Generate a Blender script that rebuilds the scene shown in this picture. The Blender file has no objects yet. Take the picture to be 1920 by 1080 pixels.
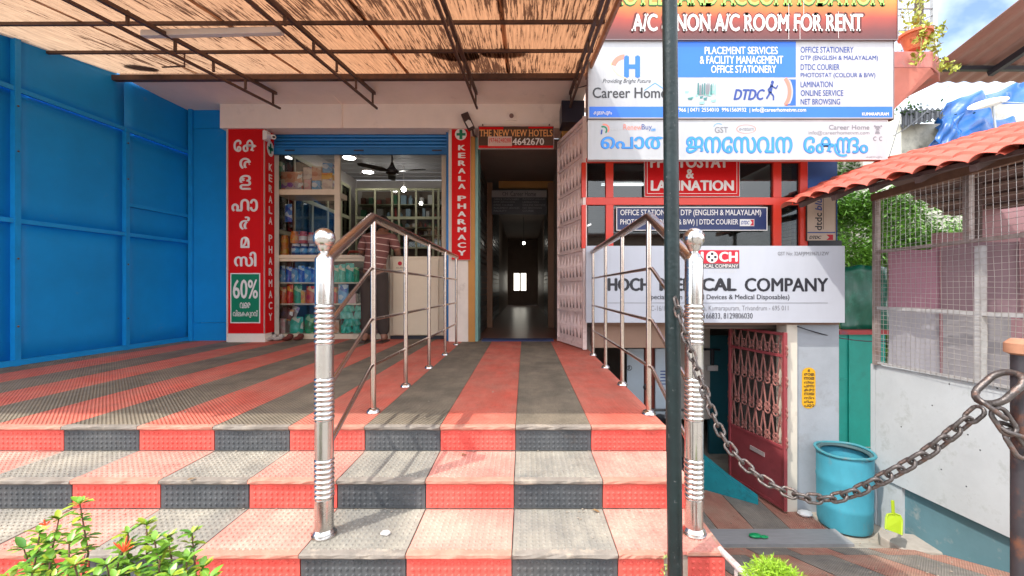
import bpy, bmesh, math, random
from mathutils import Vector, Matrix
R=math.radians
random.seed(7)
C=bpy.context.scene.collection
S=bpy.context.scene
# ---------------------------------------------------------------- camera, sky, sun, exposure
F=783.0; U0=984.0; V0=538.0; CZ=0.70
cam=bpy.data.cameras.new('camera'); camo=bpy.data.objects.new('camera',cam); C.objects.link(camo)
cam.sensor_width=36; cam.lens=36*F/1920; camo.location=(0,0,CZ); camo.rotation_euler=(R(90),0,0)
cam.shift_x=-(U0-960)/1920; cam.shift_y=-(540-V0)/1920
cam.clip_start=0.05; cam.clip_end=500
S.camera=camo
W=bpy.data.worlds.new('World'); S.world=W; W.use_nodes=True
wn=W.node_tree.nodes; wl=W.node_tree.links; wn.clear()
sky=wn.new('ShaderNodeTexSky'); sky.sky_type='NISHITA'; sky.sun_disc=False
SUN=Vector((.53,.41,-1)).normalized()
sky.sun_elevation=math.asin(-SUN.z); sky.sun_rotation=math.atan2(-SUN.x,-SUN.y)
sky.air_density=1.0; sky.dust_density=2.0; sky.ozone_density=1.0
tc=wn.new('ShaderNodeTexCoord'); nz=wn.new('ShaderNodeTexNoise'); nz.inputs['Scale'].default_value=2.2; nz.inputs['Detail'].default_value=7
nz.inputs['Distortion'].default_value=.4
wl.new(tc.outputs['Generated'],nz.inputs['Vector'])
rp=wn.new('ShaderNodeValToRGB'); rp.color_ramp.elements[0].position=.32; rp.color_ramp.elements[1].position=.60
rp.color_ramp.elements[0].color=(0,0,0,1); rp.color_ramp.elements[1].color=(.85,.85,.85,1)
wl.new(nz.outputs['Fac'],rp.inputs['Fac'])
mx=wn.new('ShaderNodeMixRGB'); mx.inputs[2].default_value=(14.5,14.8,15.2,1)
wl.new(rp.outputs['Color'],mx.inputs[0]); wl.new(sky.outputs['Color'],mx.inputs[1])
bg=wn.new('ShaderNodeBackground'); bg.inputs['Strength'].default_value=0.15
wo=wn.new('ShaderNodeOutputWorld'); wl.new(mx.outputs['Color'],bg.inputs['Color']); wl.new(bg.outputs[0],wo.inputs[0])
sl=bpy.data.lights.new('sun','SUN'); sl.energy=2.0; sl.angle=R(.6); sl.color=(1,.95,.86)
so=bpy.data.objects.new('sun',sl); C.objects.link(so); so.rotation_euler=SUN.to_track_quat('-Z','Y').to_euler(); so.location=(-5,-4,9)
S.view_settings.view_transform='Standard'; S.view_settings.look='None'; S.view_settings.gamma=1
S.view_settings.use_curve_mapping=False
S.view_settings.exposure=1.08
try:
    S.cycles.use_denoising=True; S.cycles.max_bounces=10; S.cycles.diffuse_bounces=6; S.cycles.transparent_max_bounces=16
    S.cycles.sample_clamp_indirect=6; S.cycles.caustics_reflective=False; S.cycles.caustics_refractive=False
except Exception: pass
def PX(u,d): return (u-U0)*d/F
def PZ(v,d): return CZ-(v-V0)*d/F
def P(u,v,d): return Vector((PX(u,d),d,PZ(v,d)))
# ---------------------------------------------------------------- materials
MC={}
def M(name,col,rough=.6,metal=0,var=.12,vs=4,dirt=None,da=.5,ds=6,dpos=.52,bump=0,bs=60,stretch=(1,1,1),emit=0,spec=.5,coat=0):
    if name in MC: return MC[name]
    m=bpy.data.materials.new(name); m.use_nodes=True; n=m.node_tree.nodes; l=m.node_tree.links
    b=n['Principled BSDF']; b.inputs['Roughness'].default_value=rough; b.inputs['Metallic'].default_value=metal
    b.inputs['Specular IOR Level'].default_value=spec; b.inputs['Coat Weight'].default_value=coat
    c=tuple(col)+(1,)
    t=n.new('ShaderNodeTexCoord'); mp=n.new('ShaderNodeMapping'); mp.inputs['Scale'].default_value=stretch; l.new(t.outputs['Object'],mp.inputs[0])
    src=None
    if var>0:
        a=n.new('ShaderNodeTexNoise'); a.inputs['Scale'].default_value=vs; a.inputs['Detail'].default_value=8; a.inputs['Roughness'].default_value=.65; l.new(mp.outputs[0],a.inputs['Vector'])
        mr=n.new('ShaderNodeMapRange'); mr.inputs[1].default_value=.25; mr.inputs[2].default_value=.75; mr.inputs[3].default_value=1-var; mr.inputs[4].default_value=1+var; l.new(a.outputs['Fac'],mr.inputs[0])
        h=n.new('ShaderNodeVectorMath'); h.operation='SCALE'; h.inputs[0].default_value=col; l.new(mr.outputs[0],h.inputs['Scale']); src=h.outputs[0]
    if dirt:
        a=n.new('ShaderNodeTexNoise'); a.inputs['Scale'].default_value=ds; a.inputs['Detail'].default_value=10; a.inputs['Roughness'].default_value=.7; l.new(mp.outputs[0],a.inputs['Vector'])
        r=n.new('ShaderNodeMapRange'); r.inputs[1].default_value=dpos; r.inputs[2].default_value=dpos+.16; r.inputs[4].default_value=da; r.clamp=True; l.new(a.outputs['Fac'],r.inputs[0])
        x=n.new('ShaderNodeMixRGB'); l.new(r.outputs[0],x.inputs[0])
        if src: l.new(src,x.inputs[1])
        else: x.inputs[1].default_value=c
        x.inputs[2].default_value=tuple(dirt)+(1,); src=x.outputs[0]
        rr=n.new('ShaderNodeMapRange'); rr.inputs[3].default_value=rough; rr.inputs[4].default_value=min(1,rough+.3); l.new(r.outputs[0],rr.inputs[0]); l.new(rr.outputs[0],b.inputs['Roughness'])
    if src: l.new(src,b.inputs['Base Color'])
    else: b.inputs['Base Color'].default_value=c
    if bump>0:
        a=n.new('ShaderNodeTexNoise'); a.inputs['Scale'].default_value=bs; a.inputs['Detail'].default_value=6; l.new(mp.outputs[0],a.inputs['Vector'])
        bp=n.new('ShaderNodeBump'); bp.inputs['Strength'].default_value=min(1,bump); bp.inputs['Distance'].default_value=.004*max(1,bump); l.new(a.outputs['Fac'],bp.inputs['Height']); l.new(bp.outputs[0],b.inputs['Normal'])
    if emit: b.inputs['Emission Color'].default_value=c; b.inputs['Emission Strength'].default_value=emit
    MC[name]=m; return m
def Mprint(name,c1,c2,c3,sc=18,sx=1):
    if name in MC: return MC[name]
    m=bpy.data.materials.new(name); m.use_nodes=True; n=m.node_tree.nodes; l=m.node_tree.links
    b=n['Principled BSDF']; b.inputs['Roughness'].default_value=.35
    t=n.new('ShaderNodeTexCoord'); mp=n.new('ShaderNodeMapping'); mp.inputs['Scale'].default_value=(sx,1,1); l.new(t.outputs['Object'],mp.inputs[0])
    v=n.new('ShaderNodeTexVoronoi'); v.inputs['Scale'].default_value=sc; l.new(mp.outputs[0],v.inputs['Vector'])
    s=n.new('ShaderNodeSeparateColor'); l.new(v.outputs['Color'],s.inputs[0])
    r=n.new('ShaderNodeValToRGB'); r.color_ramp.interpolation='CONSTANT'; e=r.color_ramp.elements
    e[0].color=tuple(c1)+(1,); e[1].position=.5; e[1].color=tuple(c2)+(1,); q=e.new(.75); q.color=tuple(c3)+(1,); q=e.new(.9); q.color=(.85,.85,.82,1)
    l.new(s.outputs[0],r.inputs[0]); l.new(r.outputs[0],b.inputs['Base Color']); MC[name]=m; return m
def Mglass(name,col=(.9,.95,.95),refl=.25):
    m=bpy.data.materials.new(name); m.use_nodes=True; n=m.node_tree.nodes; l=m.node_tree.links; n.clear()
    o=n.new('ShaderNodeOutputMaterial'); mix=n.new('ShaderNodeMixShader'); tr=n.new('ShaderNodeBsdfTransparent'); tr.inputs[0].default_value=tuple(col)+(1,)
    g=n.new('ShaderNodeBsdfGlossy'); g.inputs['Roughness'].default_value=.03; f=n.new('ShaderNodeFresnel'); f.inputs[0].default_value=1.5
    ad=n.new('ShaderNodeMath'); ad.operation='ADD'; ad.inputs[1].default_value=refl*.2; l.new(f.outputs[0],ad.inputs[0])
    l.new(ad.outputs[0],mix.inputs[0]); l.new(tr.outputs[0],mix.inputs[1]); l.new(g.outputs[0],mix.inputs[2]); l.new(mix.outputs[0],o.inputs[0]); return m
def Mtrans(name,col,tcol,streak=False,dark=(.05,.02,.012),fac=.6):
    m=bpy.data.materials.new(name); m.use_nodes=True; n=m.node_tree.nodes; l=m.node_tree.links; n.clear()
    o=n.new('ShaderNodeOutputMaterial'); mix=n.new('ShaderNodeMixShader'); mix.inputs[0].default_value=fac
    d=n.new('ShaderNodeBsdfDiffuse'); t=n.new('ShaderNodeBsdfTranslucent')
    l.new(d.outputs[0],mix.inputs[1]); l.new(t.outputs[0],mix.inputs[2]); l.new(mix.outputs[0],o.inputs[0])
    d.inputs[0].default_value=tuple(col)+(1,); t.inputs[0].default_value=tuple(tcol)+(1,)
    if streak:
        tc=n.new('ShaderNodeTexCoord'); geo_=n.new('ShaderNodeNewGeometry')
        def noise(sc,scale,det=6,rg=.6,dis=0):
            mp=n.new('ShaderNodeMapping'); mp.inputs['Scale'].default_value=sc; l.new(geo_.outputs['Position'],mp.inputs[0])
            a=n.new('ShaderNodeTexNoise'); a.inputs['Scale'].default_value=scale; a.inputs['Detail'].default_value=det; a.inputs['Roughness'].default_value=rg; a.inputs['Distortion'].default_value=dis; l.new(mp.outputs[0],a.inputs['Vector']); return a.outputs['Fac']
        s=noise((24,1.1,1),2.4,8,.72); big=noise((1.0,.8,1),.9,5,.6); fine=noise((30,2.5,1),2,5)
        # threshold of the streaks falls where a lot of litter has gathered
        th=n.new('ShaderNodeMapRange'); th.inputs[1].default_value=.35; th.inputs[2].default_value=.65; th.inputs[3].default_value=.0; th.inputs[4].default_value=.16; l.new(big,th.inputs[0])
        ad=n.new('ShaderNodeMath'); l.new(s,ad.inputs[0]); l.new(th.outputs[0],ad.inputs[1])
        # more litter to the right (towards x=0)
        sx=n.new('ShaderNodeSeparateXYZ'); l.new(geo_.outputs['Position'],sx.inputs[0])
        gr=n.new('ShaderNodeMapRange'); gr.inputs[1].default_value=-4.5; gr.inputs[2].default_value=.2; gr.inputs[3].default_value=-.07; gr.inputs[4].default_value=.045; l.new(sx.outputs[0],gr.inputs[0])
        a2=n.new('ShaderNodeMath'); l.new(ad.outputs[0],a2.inputs[0]); l.new(gr.outputs[0],a2.inputs[1])
        k=n.new('ShaderNodeMapRange'); k.inputs[1].default_value=.61; k.inputs[2].default_value=.66; k.inputs[3].default_value=0; k.inputs[4].default_value=.92; l.new(a2.outputs[0],k.inputs[0])
        fr=n.new('ShaderNodeMapRange'); fr.inputs[1].default_value=-4.5; fr.inputs[2].default_value=-1.6; l.new(sx.outputs[0],fr.inputs[0])
        for sh,cc,pale in ((d,col,(.52,.38,.28)),(t,tcol,(.48,.33,.22))):
            x0=n.new('ShaderNodeMixRGB'); l.new(fr.outputs[0],x0.inputs[0]); x0.inputs[1].default_value=tuple(pale)+(1,); x0.inputs[2].default_value=tuple(cc)+(1,)
            f2=n.new('ShaderNodeMapRange'); f2.inputs[1].default_value=.3; f2.inputs[2].default_value=.7; f2.inputs[3].default_value=.72; f2.inputs[4].default_value=1.12; l.new(fine,f2.inputs[0])
            x1=n.new('ShaderNodeVectorMath'); x1.operation='SCALE'; l.new(x0.outputs[0],x1.inputs[0]); l.new(f2.outputs[0],x1.inputs['Scale'])
            x=n.new('ShaderNodeMixRGB'); l.new(k.outputs[0],x.inputs[0]); l.new(x1.outputs[0],x.inputs[1]); x.inputs[2].default_value=tuple(dark)+(1,); l.new(x.outputs[0],sh.inputs[0])
    return m
def Mmat(name,col,dust,da,studscale=None,rows=False,edge=.5):
    """rubber matting: base colour, dust lying between the studs"""
    m=bpy.data.materials.new(name); m.use_nodes=True; n=m.node_tree.nodes; l=m.node_tree.links
    b=n['Principled BSDF']; b.inputs['Roughness'].default_value=.75; b.inputs['Specular IOR Level'].default_value=.35
    g=n.new('ShaderNodeNewGeometry')
    def noise(sc,det=8,rg=.65,strv=None):
        a=n.new('ShaderNodeTexNoise'); a.inputs['Scale'].default_value=sc; a.inputs['Detail'].default_value=det; a.inputs['Roughness'].default_value=rg
        if strv:
            mp=n.new('ShaderNodeMapping'); mp.inputs['Scale'].default_value=strv; l.new(g.outputs['Position'],mp.inputs[0]); l.new(mp.outputs[0],a.inputs['Vector'])
        else: l.new(g.outputs['Position'],a.inputs['Vector'])
        return a.outputs['Fac']
    a=noise(3.2); r=n.new('ShaderNodeMapRange'); r.inputs[1].default_value=.3; r.inputs[2].default_value=.7; r.inputs[3].default_value=da*.35; r.inputs[4].default_value=min(1,da*1.3); l.new(a,r.inputs[0])
    f=noise(90,4); r2=n.new('ShaderNodeMapRange'); r2.inputs[1].default_value=.3; r2.inputs[2].default_value=.7; r2.inputs[3].default_value=.8; r2.inputs[4].default_value=1.2; l.new(f,r2.inputs[0])
    mm=n.new('ShaderNodeMath'); mm.operation='MULTIPLY'; mm.use_clamp=True; l.new(r.outputs[0],mm.inputs[0]); l.new(r2.outputs[0],mm.inputs[1])
    x=n.new('ShaderNodeMixRGB'); x.inputs[1].default_value=tuple(col)+(1,); x.inputs[2].default_value=tuple(dust)+(1,); l.new(mm.outputs[0],x.inputs[0])
    pz_=noise(1.15,5,.6); pr_=n.new('ShaderNodeMapRange'); pr_.inputs[1].default_value=.50; pr_.inputs[2].default_value=.66; pr_.inputs[4].default_value=da*.45; l.new(pz_,pr_.inputs[0])
    px_=n.new('ShaderNodeMixRGB'); l.new(pr_.outputs[0],px_.inputs[0]); l.new(x.outputs[0],px_.inputs[1]); px_.inputs[2].default_value=(dust[0]*.6+.16,dust[1]*.6+.13,dust[2]*.6+.10,1)
    st_=noise(5.5,9,.75); sr_=n.new('ShaderNodeMapRange'); sr_.inputs[1].default_value=.60; sr_.inputs[2].default_value=.72; sr_.inputs[4].default_value=.45; l.new(st_,sr_.inputs[0])
    sx2=n.new('ShaderNodeMixRGB'); l.new(sr_.outputs[0],sx2.inputs[0]); l.new(px_.outputs[0],sx2.inputs[1]); sx2.inputs[2].default_value=(.10,.075,.06,1); x=sx2
    s=noise(7,6,.7,(1,.35,1)); r3=n.new('ShaderNodeMapRange'); r3.inputs[1].default_value=.3; r3.inputs[2].default_value=.7; r3.inputs[3].default_value=.8; r3.inputs[4].default_value=1.15; l.new(s,r3.inputs[0])
    sc=n.new('ShaderNodeVectorMath'); sc.operation='SCALE'; l.new(x.outputs[0],sc.inputs[0]); l.new(r3.outputs[0],sc.inputs['Scale']); out=sc.outputs[0]
    if studscale:
        sp=n.new('ShaderNodeSeparateXYZ'); l.new(g.outputs['Position'],sp.inputs[0])
        def wav(o,p):
            q=n.new('ShaderNodeMath'); q.operation='MULTIPLY'; q.inputs[1].default_value=2*math.pi/p; l.new(o,q.inputs[0]); w=n.new('ShaderNodeMath'); w.operation='SINE'; l.new(q.outputs[0],w.inputs[0]); return w.outputs[0]
        p=n.new('ShaderNodeMath'); p.operation='MULTIPLY'; l.new(wav(sp.outputs[0],studscale),p.inputs[0]); l.new(wav(sp.outputs[1],studscale),p.inputs[1])
        bp=n.new('ShaderNodeBump'); bp.inputs['Strength'].default_value=.9; bp.inputs['Distance'].default_value=.004; l.new(p.outputs[0],bp.inputs['Height']); l.new(bp.outputs[0],b.inputs['Normal'])
        k=n.new('ShaderNodeMapRange'); k.inputs[1].default_value=-.6; k.inputs[2].default_value=.6; k.inputs[3].default_value=.78; k.inputs[4].default_value=1.12; l.new(p.outputs[0],k.inputs[0])
        s2=n.new('ShaderNodeVectorMath'); s2.operation='SCALE'; l.new(out,s2.inputs[0]); l.new(k.outputs[0],s2.inputs['Scale']); out=s2.outputs[0]
    l.new(out,b.inputs['Base Color']); return m
def Mstripe(name,c1,c2,period,width):
    m=bpy.data.materials.new(name); m.use_nodes=True; n=m.node_tree.nodes; l=m.node_tree.links; b=n['Principled BSDF']; b.inputs['Roughness'].default_value=.85
    g=n.new('ShaderNodeNewGeometry'); sp=n.new('ShaderNodeSeparateXYZ'); l.new(g.outputs['Position'],sp.inputs[0])
    a=n.new('ShaderNodeMath'); a.operation='MULTIPLY_ADD'; a.inputs[1].default_value=.12; l.new(sp.outputs[0],a.inputs[0]); l.new(sp.outputs[2],a.inputs[2])
    q=n.new('ShaderNodeMath'); q.operation='DIVIDE'; q.inputs[1].default_value=period; l.new(a.outputs[0],q.inputs[0])
    f=n.new('ShaderNodeMath'); f.operation='FRACT'; l.new(q.outputs[0],f.inputs[0]); c=n.new('ShaderNodeMath'); c.operation='LESS_THAN'; c.inputs[1].default_value=width; l.new(f.outputs[0],c.inputs[0])
    x=n.new('ShaderNodeMixRGB'); l.new(c.outputs[0],x.inputs[0]); x.inputs[1].default_value=tuple(c1)+(1,); x.inputs[2].default_value=tuple(c2)+(1,); l.new(x.outputs[0],b.inputs['Base Color']); return m
# ---------------------------------------------------------------- object helpers
def wloc(o):
    v=Vector((0,0,0))
    while o: v+=o.location; o=o.parent
    return v
class MB:
    def __init__(s): s.v=[]; s.f=[]
    def add(s,vs,fs):
        k=len(s.v); s.v+= [Vector(a) for a in vs]; s.f+=[tuple(i+k for i in f) for f in fs]; return s
    def box(s,x0,x1,y0,y1,z0,z1):
        if x0>x1:x0,x1=x1,x0
        if y0>y1:y0,y1=y1,y0
        if z0>z1:z0,z1=z1,z0
        return s.add([(x0,y0,z0),(x1,y0,z0),(x1,y1,z0),(x0,y1,z0),(x0,y0,z1),(x1,y0,z1),(x1,y1,z1),(x0,y1,z1)],
          [(0,3,2,1),(4,5,6,7),(0,1,5,4),(1,2,6,5),(2,3,7,6),(3,0,4,7)])
    def obox(s,a,b,w,h,up=(0,0,1)):
        """bar from a to b, w across, h along 'up'"""
        a=Vector(a);b=Vector(b);t=(b-a).normalized(); up=Vector(up); x=t.cross(up)
        if x.length<1e-4: x=t.cross(Vector((0,1,0)))
        x.normalize(); u=x.cross(t).normalized(); x*=w/2; u*=h/2
        return s.add([a-x-u,a+x-u,a+x+u,a-x+u,b-x-u,b+x-u,b+x+u,b-x+u],[(0,1,2,3),(7,6,5,4),(0,4,5,1),(1,5,6,2),(2,6,7,3),(3,7,4,0)])
    def tube(s,pts,r,n=10,cap=True):
        pts=[Vector(p) for p in pts]; rs=r if isinstance(r,(list,tuple)) else [r]*len(pts)
        k=len(s.v); ref=None; m=len(pts)
        for i,p in enumerate(pts):
            t=(pts[min(i+1,m-1)]-pts[max(i-1,0)]).normalized()
            if ref is None:
                ref=t.cross(Vector((0,0,1))); 
                if ref.length<.1: ref=t.cross(Vector((1,0,0)))
            ref=(ref-t*ref.dot(t)); ref.normalize(); q=t.cross(ref)
            # widen mitre
            sc=1.0
            if 0<i<m-1:
                a=(pts[i]-pts[i-1]).normalized(); b=(pts[i+1]-pts[i]).normalized(); sc=1/max(.5,math.sqrt((1+a.dot(b))/2))
            for j in range(n):
                an=2*math.pi*j/n; s.v.append(p+(ref*math.cos(an)+q*math.sin(an))*rs[i]*sc)
        for i in range(m-1):
            for j in range(n): s.f.append((k+i*n+j,k+i*n+(j+1)%n,k+(i+1)*n+(j+1)%n,k+(i+1)*n+j))
        if cap: s.f.append(tuple(k+j for j in range(n))[::-1]); s.f.append(tuple(k+(m-1)*n+j for j in range(n)))
        return s
    def lathe(s,c,prof,n=20,ax=None):
        c=Vector(c);k=len(s.v)
        for r,z in prof:
            for j in range(n):
                a=2*math.pi*j/n; s.v.append(c+Vector((r*math.cos(a),r*math.sin(a),z)))
        for i in range(len(prof)-1):
            for j in range(n): s.f.append((k+i*n+j,k+i*n+(j+1)%n,k+(i+1)*n+(j+1)%n,k+(i+1)*n+j))
        s.f.append(tuple(k+j for j in range(n))[::-1]); s.f.append(tuple(k+(len(prof)-1)*n+j for j in range(n)))
        return s
    def ball(s,c,r,n=12,sc=(1,1,1)):
        pr=[(max(1e-4,r*math.sin(math.pi*i/(n//2+2))),-r*math.cos(math.pi*i/(n//2+2))) for i in range(n//2+3)]
        k=len(s.v); s.lathe((0,0,0),pr,n)
        for i in range(k,len(s.v)): q=s.v[i]; s.v[i]=Vector((q.x*sc[0],q.y*sc[1],q.z*sc[2]))+Vector(c)
        return s
    def prism(s,poly,ext):
        """poly: 3D points, extruded by vector ext"""
        n=len(poly); e=Vector(ext); vs=[Vector(p) for p in poly]; vs+= [p+e for p in vs]
        return s.add(vs,[tuple(range(n))[::-1],tuple(range(n,2*n))]+[(i,(i+1)%n,n+(i+1)%n,n+i) for i in range(n)])
    def grid(s,fn,nu,nv,thick=None):
        k=len(s.v)
        for i in range(nu+1):
            for j in range(nv+1): s.v.append(Vector(fn(i/nu,j/nv)))
        for i in range(nu):
            for j in range(nv):
                a=k+i*(nv+1)+j; s.f.append((a,a+nv+1,a+nv+2,a+1))
        if thick:
            t=Vector(thick); k2=len(s.v); n=(nu+1)*(nv+1)
            for q in range(n): s.v.append(s.v[k+q]+t)
            for i in range(nu):
                for j in range(nv):
                    a=k2+i*(nv+1)+j; s.f.append((a,a+1,a+nv+2,a+nv+1))
            for i in range(nu):
                for j in (0,nv):
                    a=k+i*(nv+1)+j; b=a+nv+1; s.f.append((a,b,b+n,a+n))
            for j in range(nv):
                for i in (0,nu):
                    a=k+i*(nv+1)+j; s.f.append((a,a+1,a+1+n,a+n))
        return s
    def build(s,name,mat,parent=None,smooth=False,bevel=0,origin=None):
        me=bpy.data.meshes.new(name)
        if parent is None:
            if origin is None:
                xs=[v.x for v in s.v]; ys=[v.y for v in s.v]; zs=[v.z for v in s.v]
                origin=Vector(((min(xs)+max(xs))/2,(min(ys)+max(ys))/2,min(zs)))
            off=Vector(origin)
        else: off=wloc(parent)
        me.from_pydata([tuple(v-off) for v in s.v],[],s.f); me.update()
        bm=bmesh.new(); bm.from_mesh(me); bmesh.ops.recalc_face_normals(bm,faces=bm.faces)
        if bevel: bmesh.ops.bevel(bm,geom=list(bm.edges),offset=bevel,segments=2,affect='EDGES',profile=.6)
        bm.to_mesh(me); bm.free()
        if smooth:
            for p in me.polygons: p.use_smooth=True
            if smooth!='all': me.set_sharp_from_angle(angle=R(38))
        o=bpy.data.objects.new(name,me); C.objects.link(o)
        if mat: me.materials.append(mat)
        if parent: o.parent=parent
        else: o.location=off
        return o
def thing(name,label,cat,loc,group=None):
    o=bpy.data.objects.new(name,None); C.objects.link(o); o.location=Vector(loc); o.empty_display_size=.1
    o['label']=label; o['category']=cat
    if group: o['group']=group
    return o
def tag(o,label,cat,group=None,kind=None):
    if label: o['label']=label
    if cat: o['category']=cat
    if group: o['group']=group
    if kind: o['kind']=kind
    return o
def struct(o): o['kind']='structure'; return o
def dup(o,parent=None,loc=None,label=None):
    c=o.copy(); C.objects.link(c)
    if parent: c.parent=parent
    if loc is not None: c.location=loc
    if label: c['label']=label
    for ch in list(o.children): dup(ch,c)
    return c
CAPH=.7
def text_mesh(body,bold=0,serif=False,shear=0,space=1):
    c=bpy.data.curves.new('t','FONT'); c.body=body; c.resolution_u=3; c.shear=shear; c.space_character=space
    c.align_x='CENTER'
    o=bpy.data.objects.new('t',c); C.objects.link(o)
    dg=bpy.context.evaluated_depsgraph_get(); dg.update()
    me=bpy.data.meshes.new_from_object(o.evaluated_get(dg)); bpy.data.objects.remove(o); bpy.data.curves.remove(c)
    vs=[(v.co.x,v.co.y) for v in me.vertices]; fs=[tuple(p.vertices) for p in me.polygons]
    if serif:
        cnt={}
        for p in me.polygons:
            for k in p.edge_keys: cnt[k]=cnt.get(k,0)+1
        ys=[v[1] for v in vs]; 
        lo=0; hi=max(ys) if True else 0
        from collections import Counter
        hi=CAPH
        for k,n in cnt.items():
            if n!=1: continue
            a,b=vs[k[0]],vs[k[1]]
            if abs(a[1]-b[1])>.004: continue
            L=abs(a[0]-b[0])
            if not .07<L<.30: continue
            y=a[1]
            for ref,sg in ((lo,1),(hi,-1)):
                if abs(y-ref)<.03:
                    x0,x1=min(a[0],b[0])-.06,max(a[0],b[0])+.06; i=len(vs)
                    vs+= [(x0,y),(x1,y),(x1,y+sg*.06),(x0,y+sg*.06)]; fs.append((i,i+1,i+2,i+3))
    bpy.data.meshes.remove(me)
    return vs,fs
def put_text(parent,body,u0,u1,v0,v1,d,mat,bold=0,serif=False,shear=0,space=1,depth=.002,rot=False,name='lettering',frame=None):
    """fit lettering to a rectangle on a sign face at distance d (or in an explicit frame: origin, right, up, w, h)"""
    vs,fs=text_mesh(body,bold,serif,shear,space)
    bold*=1.15
    if not vs: return None
    if rot: vs=[(-y,x) for x,y in vs]
    xs=[v[0] for v in vs]; ys=[v[1] for v in vs]; x0,x1,y0,y1=min(xs),max(xs),min(ys),max(ys)
    if frame: O,RR,UU,w,h=frame; O=Vector(O);RR=Vector(RR).normalized();UU=Vector(UU).normalized()
    else: O=P(u0,v1,d); RR=Vector((1,0,0)); UU=Vector((0,0,1)); w=PX(u1,d)-PX(u0,d); h=PZ(v0,d)-PZ(v1,d)
    N=UU.cross(RR); # towards viewer is -Y for the default frame
    N=RR.cross(UU)
    mb=MB(); bx=bold*(x1-x0)/max(1e-6,(x1-x0)); sx_=w/(x1-x0+2*bold); sy_=h/(y1-y0+bold)
    offs=[(0,0)] if bold<=0 else [(0,0),(-bold,0),(bold,0),(0,-bold*.5),(0,bold*.5)]
    for q,(ox,oy) in enumerate(offs):
        mb.add([O+RR*((x-x0+ox+bold)*sx_)+UU*((y-y0+oy+bold*.5)*sy_)+N*(depth+q*.00012) for x,y in vs],fs)
    return mb.build(name,mat,parent)
def flat(parent,name,pts,d,mat,depth=.0015):
    """flat print: polygon given in (u,v) on the plane at distance d"""
    mb=MB(); v=[P(u,w,d)+Vector((0,-depth,0)) for u,w in pts]; mb.add(v,[tuple(range(len(v)))]); return mb.build(name,mat,parent)
def prect(u0,v0,u1,v1): return [(u0,v0),(u1,v0),(u1,v1),(u0,v1)]
def board(name,label,cat,u0,v0,u1,v1,d,mat,fmat=None,th=.04,fw=.0,group=None):
    t=thing(name,label,cat,P((u0+u1)/2,v1,d)+Vector((0,th,0)),group)
    MB().box(PX(u0,d),PX(u1,d),d,d+th,PZ(v1,d),PZ(v0,d)).build('panel',mat,t)
    if fmat:
        x0,x1,z0,z1=PX(u0,d),PX(u1,d),PZ(v1,d),PZ(v0,d); m=MB(); y0=d-.006;y1=d+th+.004
        m.box(x0-fw,x1+fw,y0,y1,z1,z1+fw); m.box(x0-fw,x1+fw,y0,y1,z0-fw,z0); m.box(x0-fw,x0,y0,y1,z0,z1); m.box(x1,x1+fw,y0,y1,z0,z1); m.build('frame',fmat,t)
    return t
def skin(pts,edges,rad,sub=2):
    me=bpy.data.meshes.new('s'); me.from_pydata(pts,edges,[]); o=bpy.data.objects.new('s',me); C.objects.link(o)
    o.modifiers.new('s','SKIN'); sv=me.skin_vertices[0].data
    for i,r in enumerate(rad): sv[i].radius=(r,r) if not isinstance(r,tuple) else r; sv[i].use_root=(i==0)
    u=o.modifiers.new('u','SUBSURF'); u.levels=sub; u.render_levels=sub
    dg=bpy.context.evaluated_depsgraph_get(); dg.update(); m=bpy.data.meshes.new_from_object(o.evaluated_get(dg)); bpy.data.objects.remove(o)
    mb=MB(); mb.add([v.co for v in m.vertices],[tuple(p.vertices) for p in m.polygons]); return mb
CAPH=max(v[1] for v in text_mesh('H')[0])
# ---------------------------------------------------------------- palette
DUST=(.50,.40,.30)
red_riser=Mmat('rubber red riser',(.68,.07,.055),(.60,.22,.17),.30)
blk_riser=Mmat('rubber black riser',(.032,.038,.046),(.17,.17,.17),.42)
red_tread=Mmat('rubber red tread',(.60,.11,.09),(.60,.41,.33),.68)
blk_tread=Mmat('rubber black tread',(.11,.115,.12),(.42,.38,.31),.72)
red_plat=Mmat('rubber red floor',(.68,.085,.05),(.60,.29,.21),.50,.022)
blk_plat=Mmat('rubber black floor',(.085,.075,.06),(.34,.28,.20),.62,.022)
lip_r=M('dusty red lip',(.50,.22,.16),.85,var=.25,vs=14,dirt=(.45,.34,.25),da=.8,ds=9,bump=1,bs=50)
lip_b=M('dusty grey lip',(.24,.21,.18),.85,var=.25,vs=14,dirt=(.45,.38,.30),da=.8,ds=9,bump=1,bs=50)
conc=M('old concrete',(.36,.32,.27),.9,var=.2,vs=5,dirt=(.16,.14,.12),da=.6,ds=7,bump=.8,bs=30)
street_m=M('street',(.30,.28,.25),.9,var=.25,vs=2,dirt=(.25,.2,.15),da=.5,ds=3,bump=.7,bs=50)
blue_m=M('blue sheet metal',(.004,.25,.64),.5,var=.14,vs=1.6,dirt=(.20,.19,.18),da=.42,ds=3.2,dpos=.63,bump=.12,bs=4,spec=.35)
blue_fr=M('blue frame tube',(.008,.26,.64),.40,var=.12,vs=6,spec=.4)
pinkwall=M('pinkish white wall paint',(.86,.72,.63),.75,var=.07,vs=2.5,dirt=(.42,.33,.28),da=.35,ds=3,dpos=.58,bump=.3,bs=25)
cream=M('cream paint',(.66,.56,.42),.6,var=.08,vs=6,dirt=(.35,.28,.2),da=.35,ds=5,dpos=.58)
creamwall=M('cream wall',(.78,.69,.60),.7,var=.1,vs=4,dirt=(.35,.26,.2),da=.5,ds=5,dpos=.57,bump=.3,bs=25)
redsign=M('red sign vinyl',(.60,.004,.006),.6,var=.07,vs=3,spec=.2)
white_ink=M('white print',(.74,.70,.67),.5,var=.04)
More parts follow.
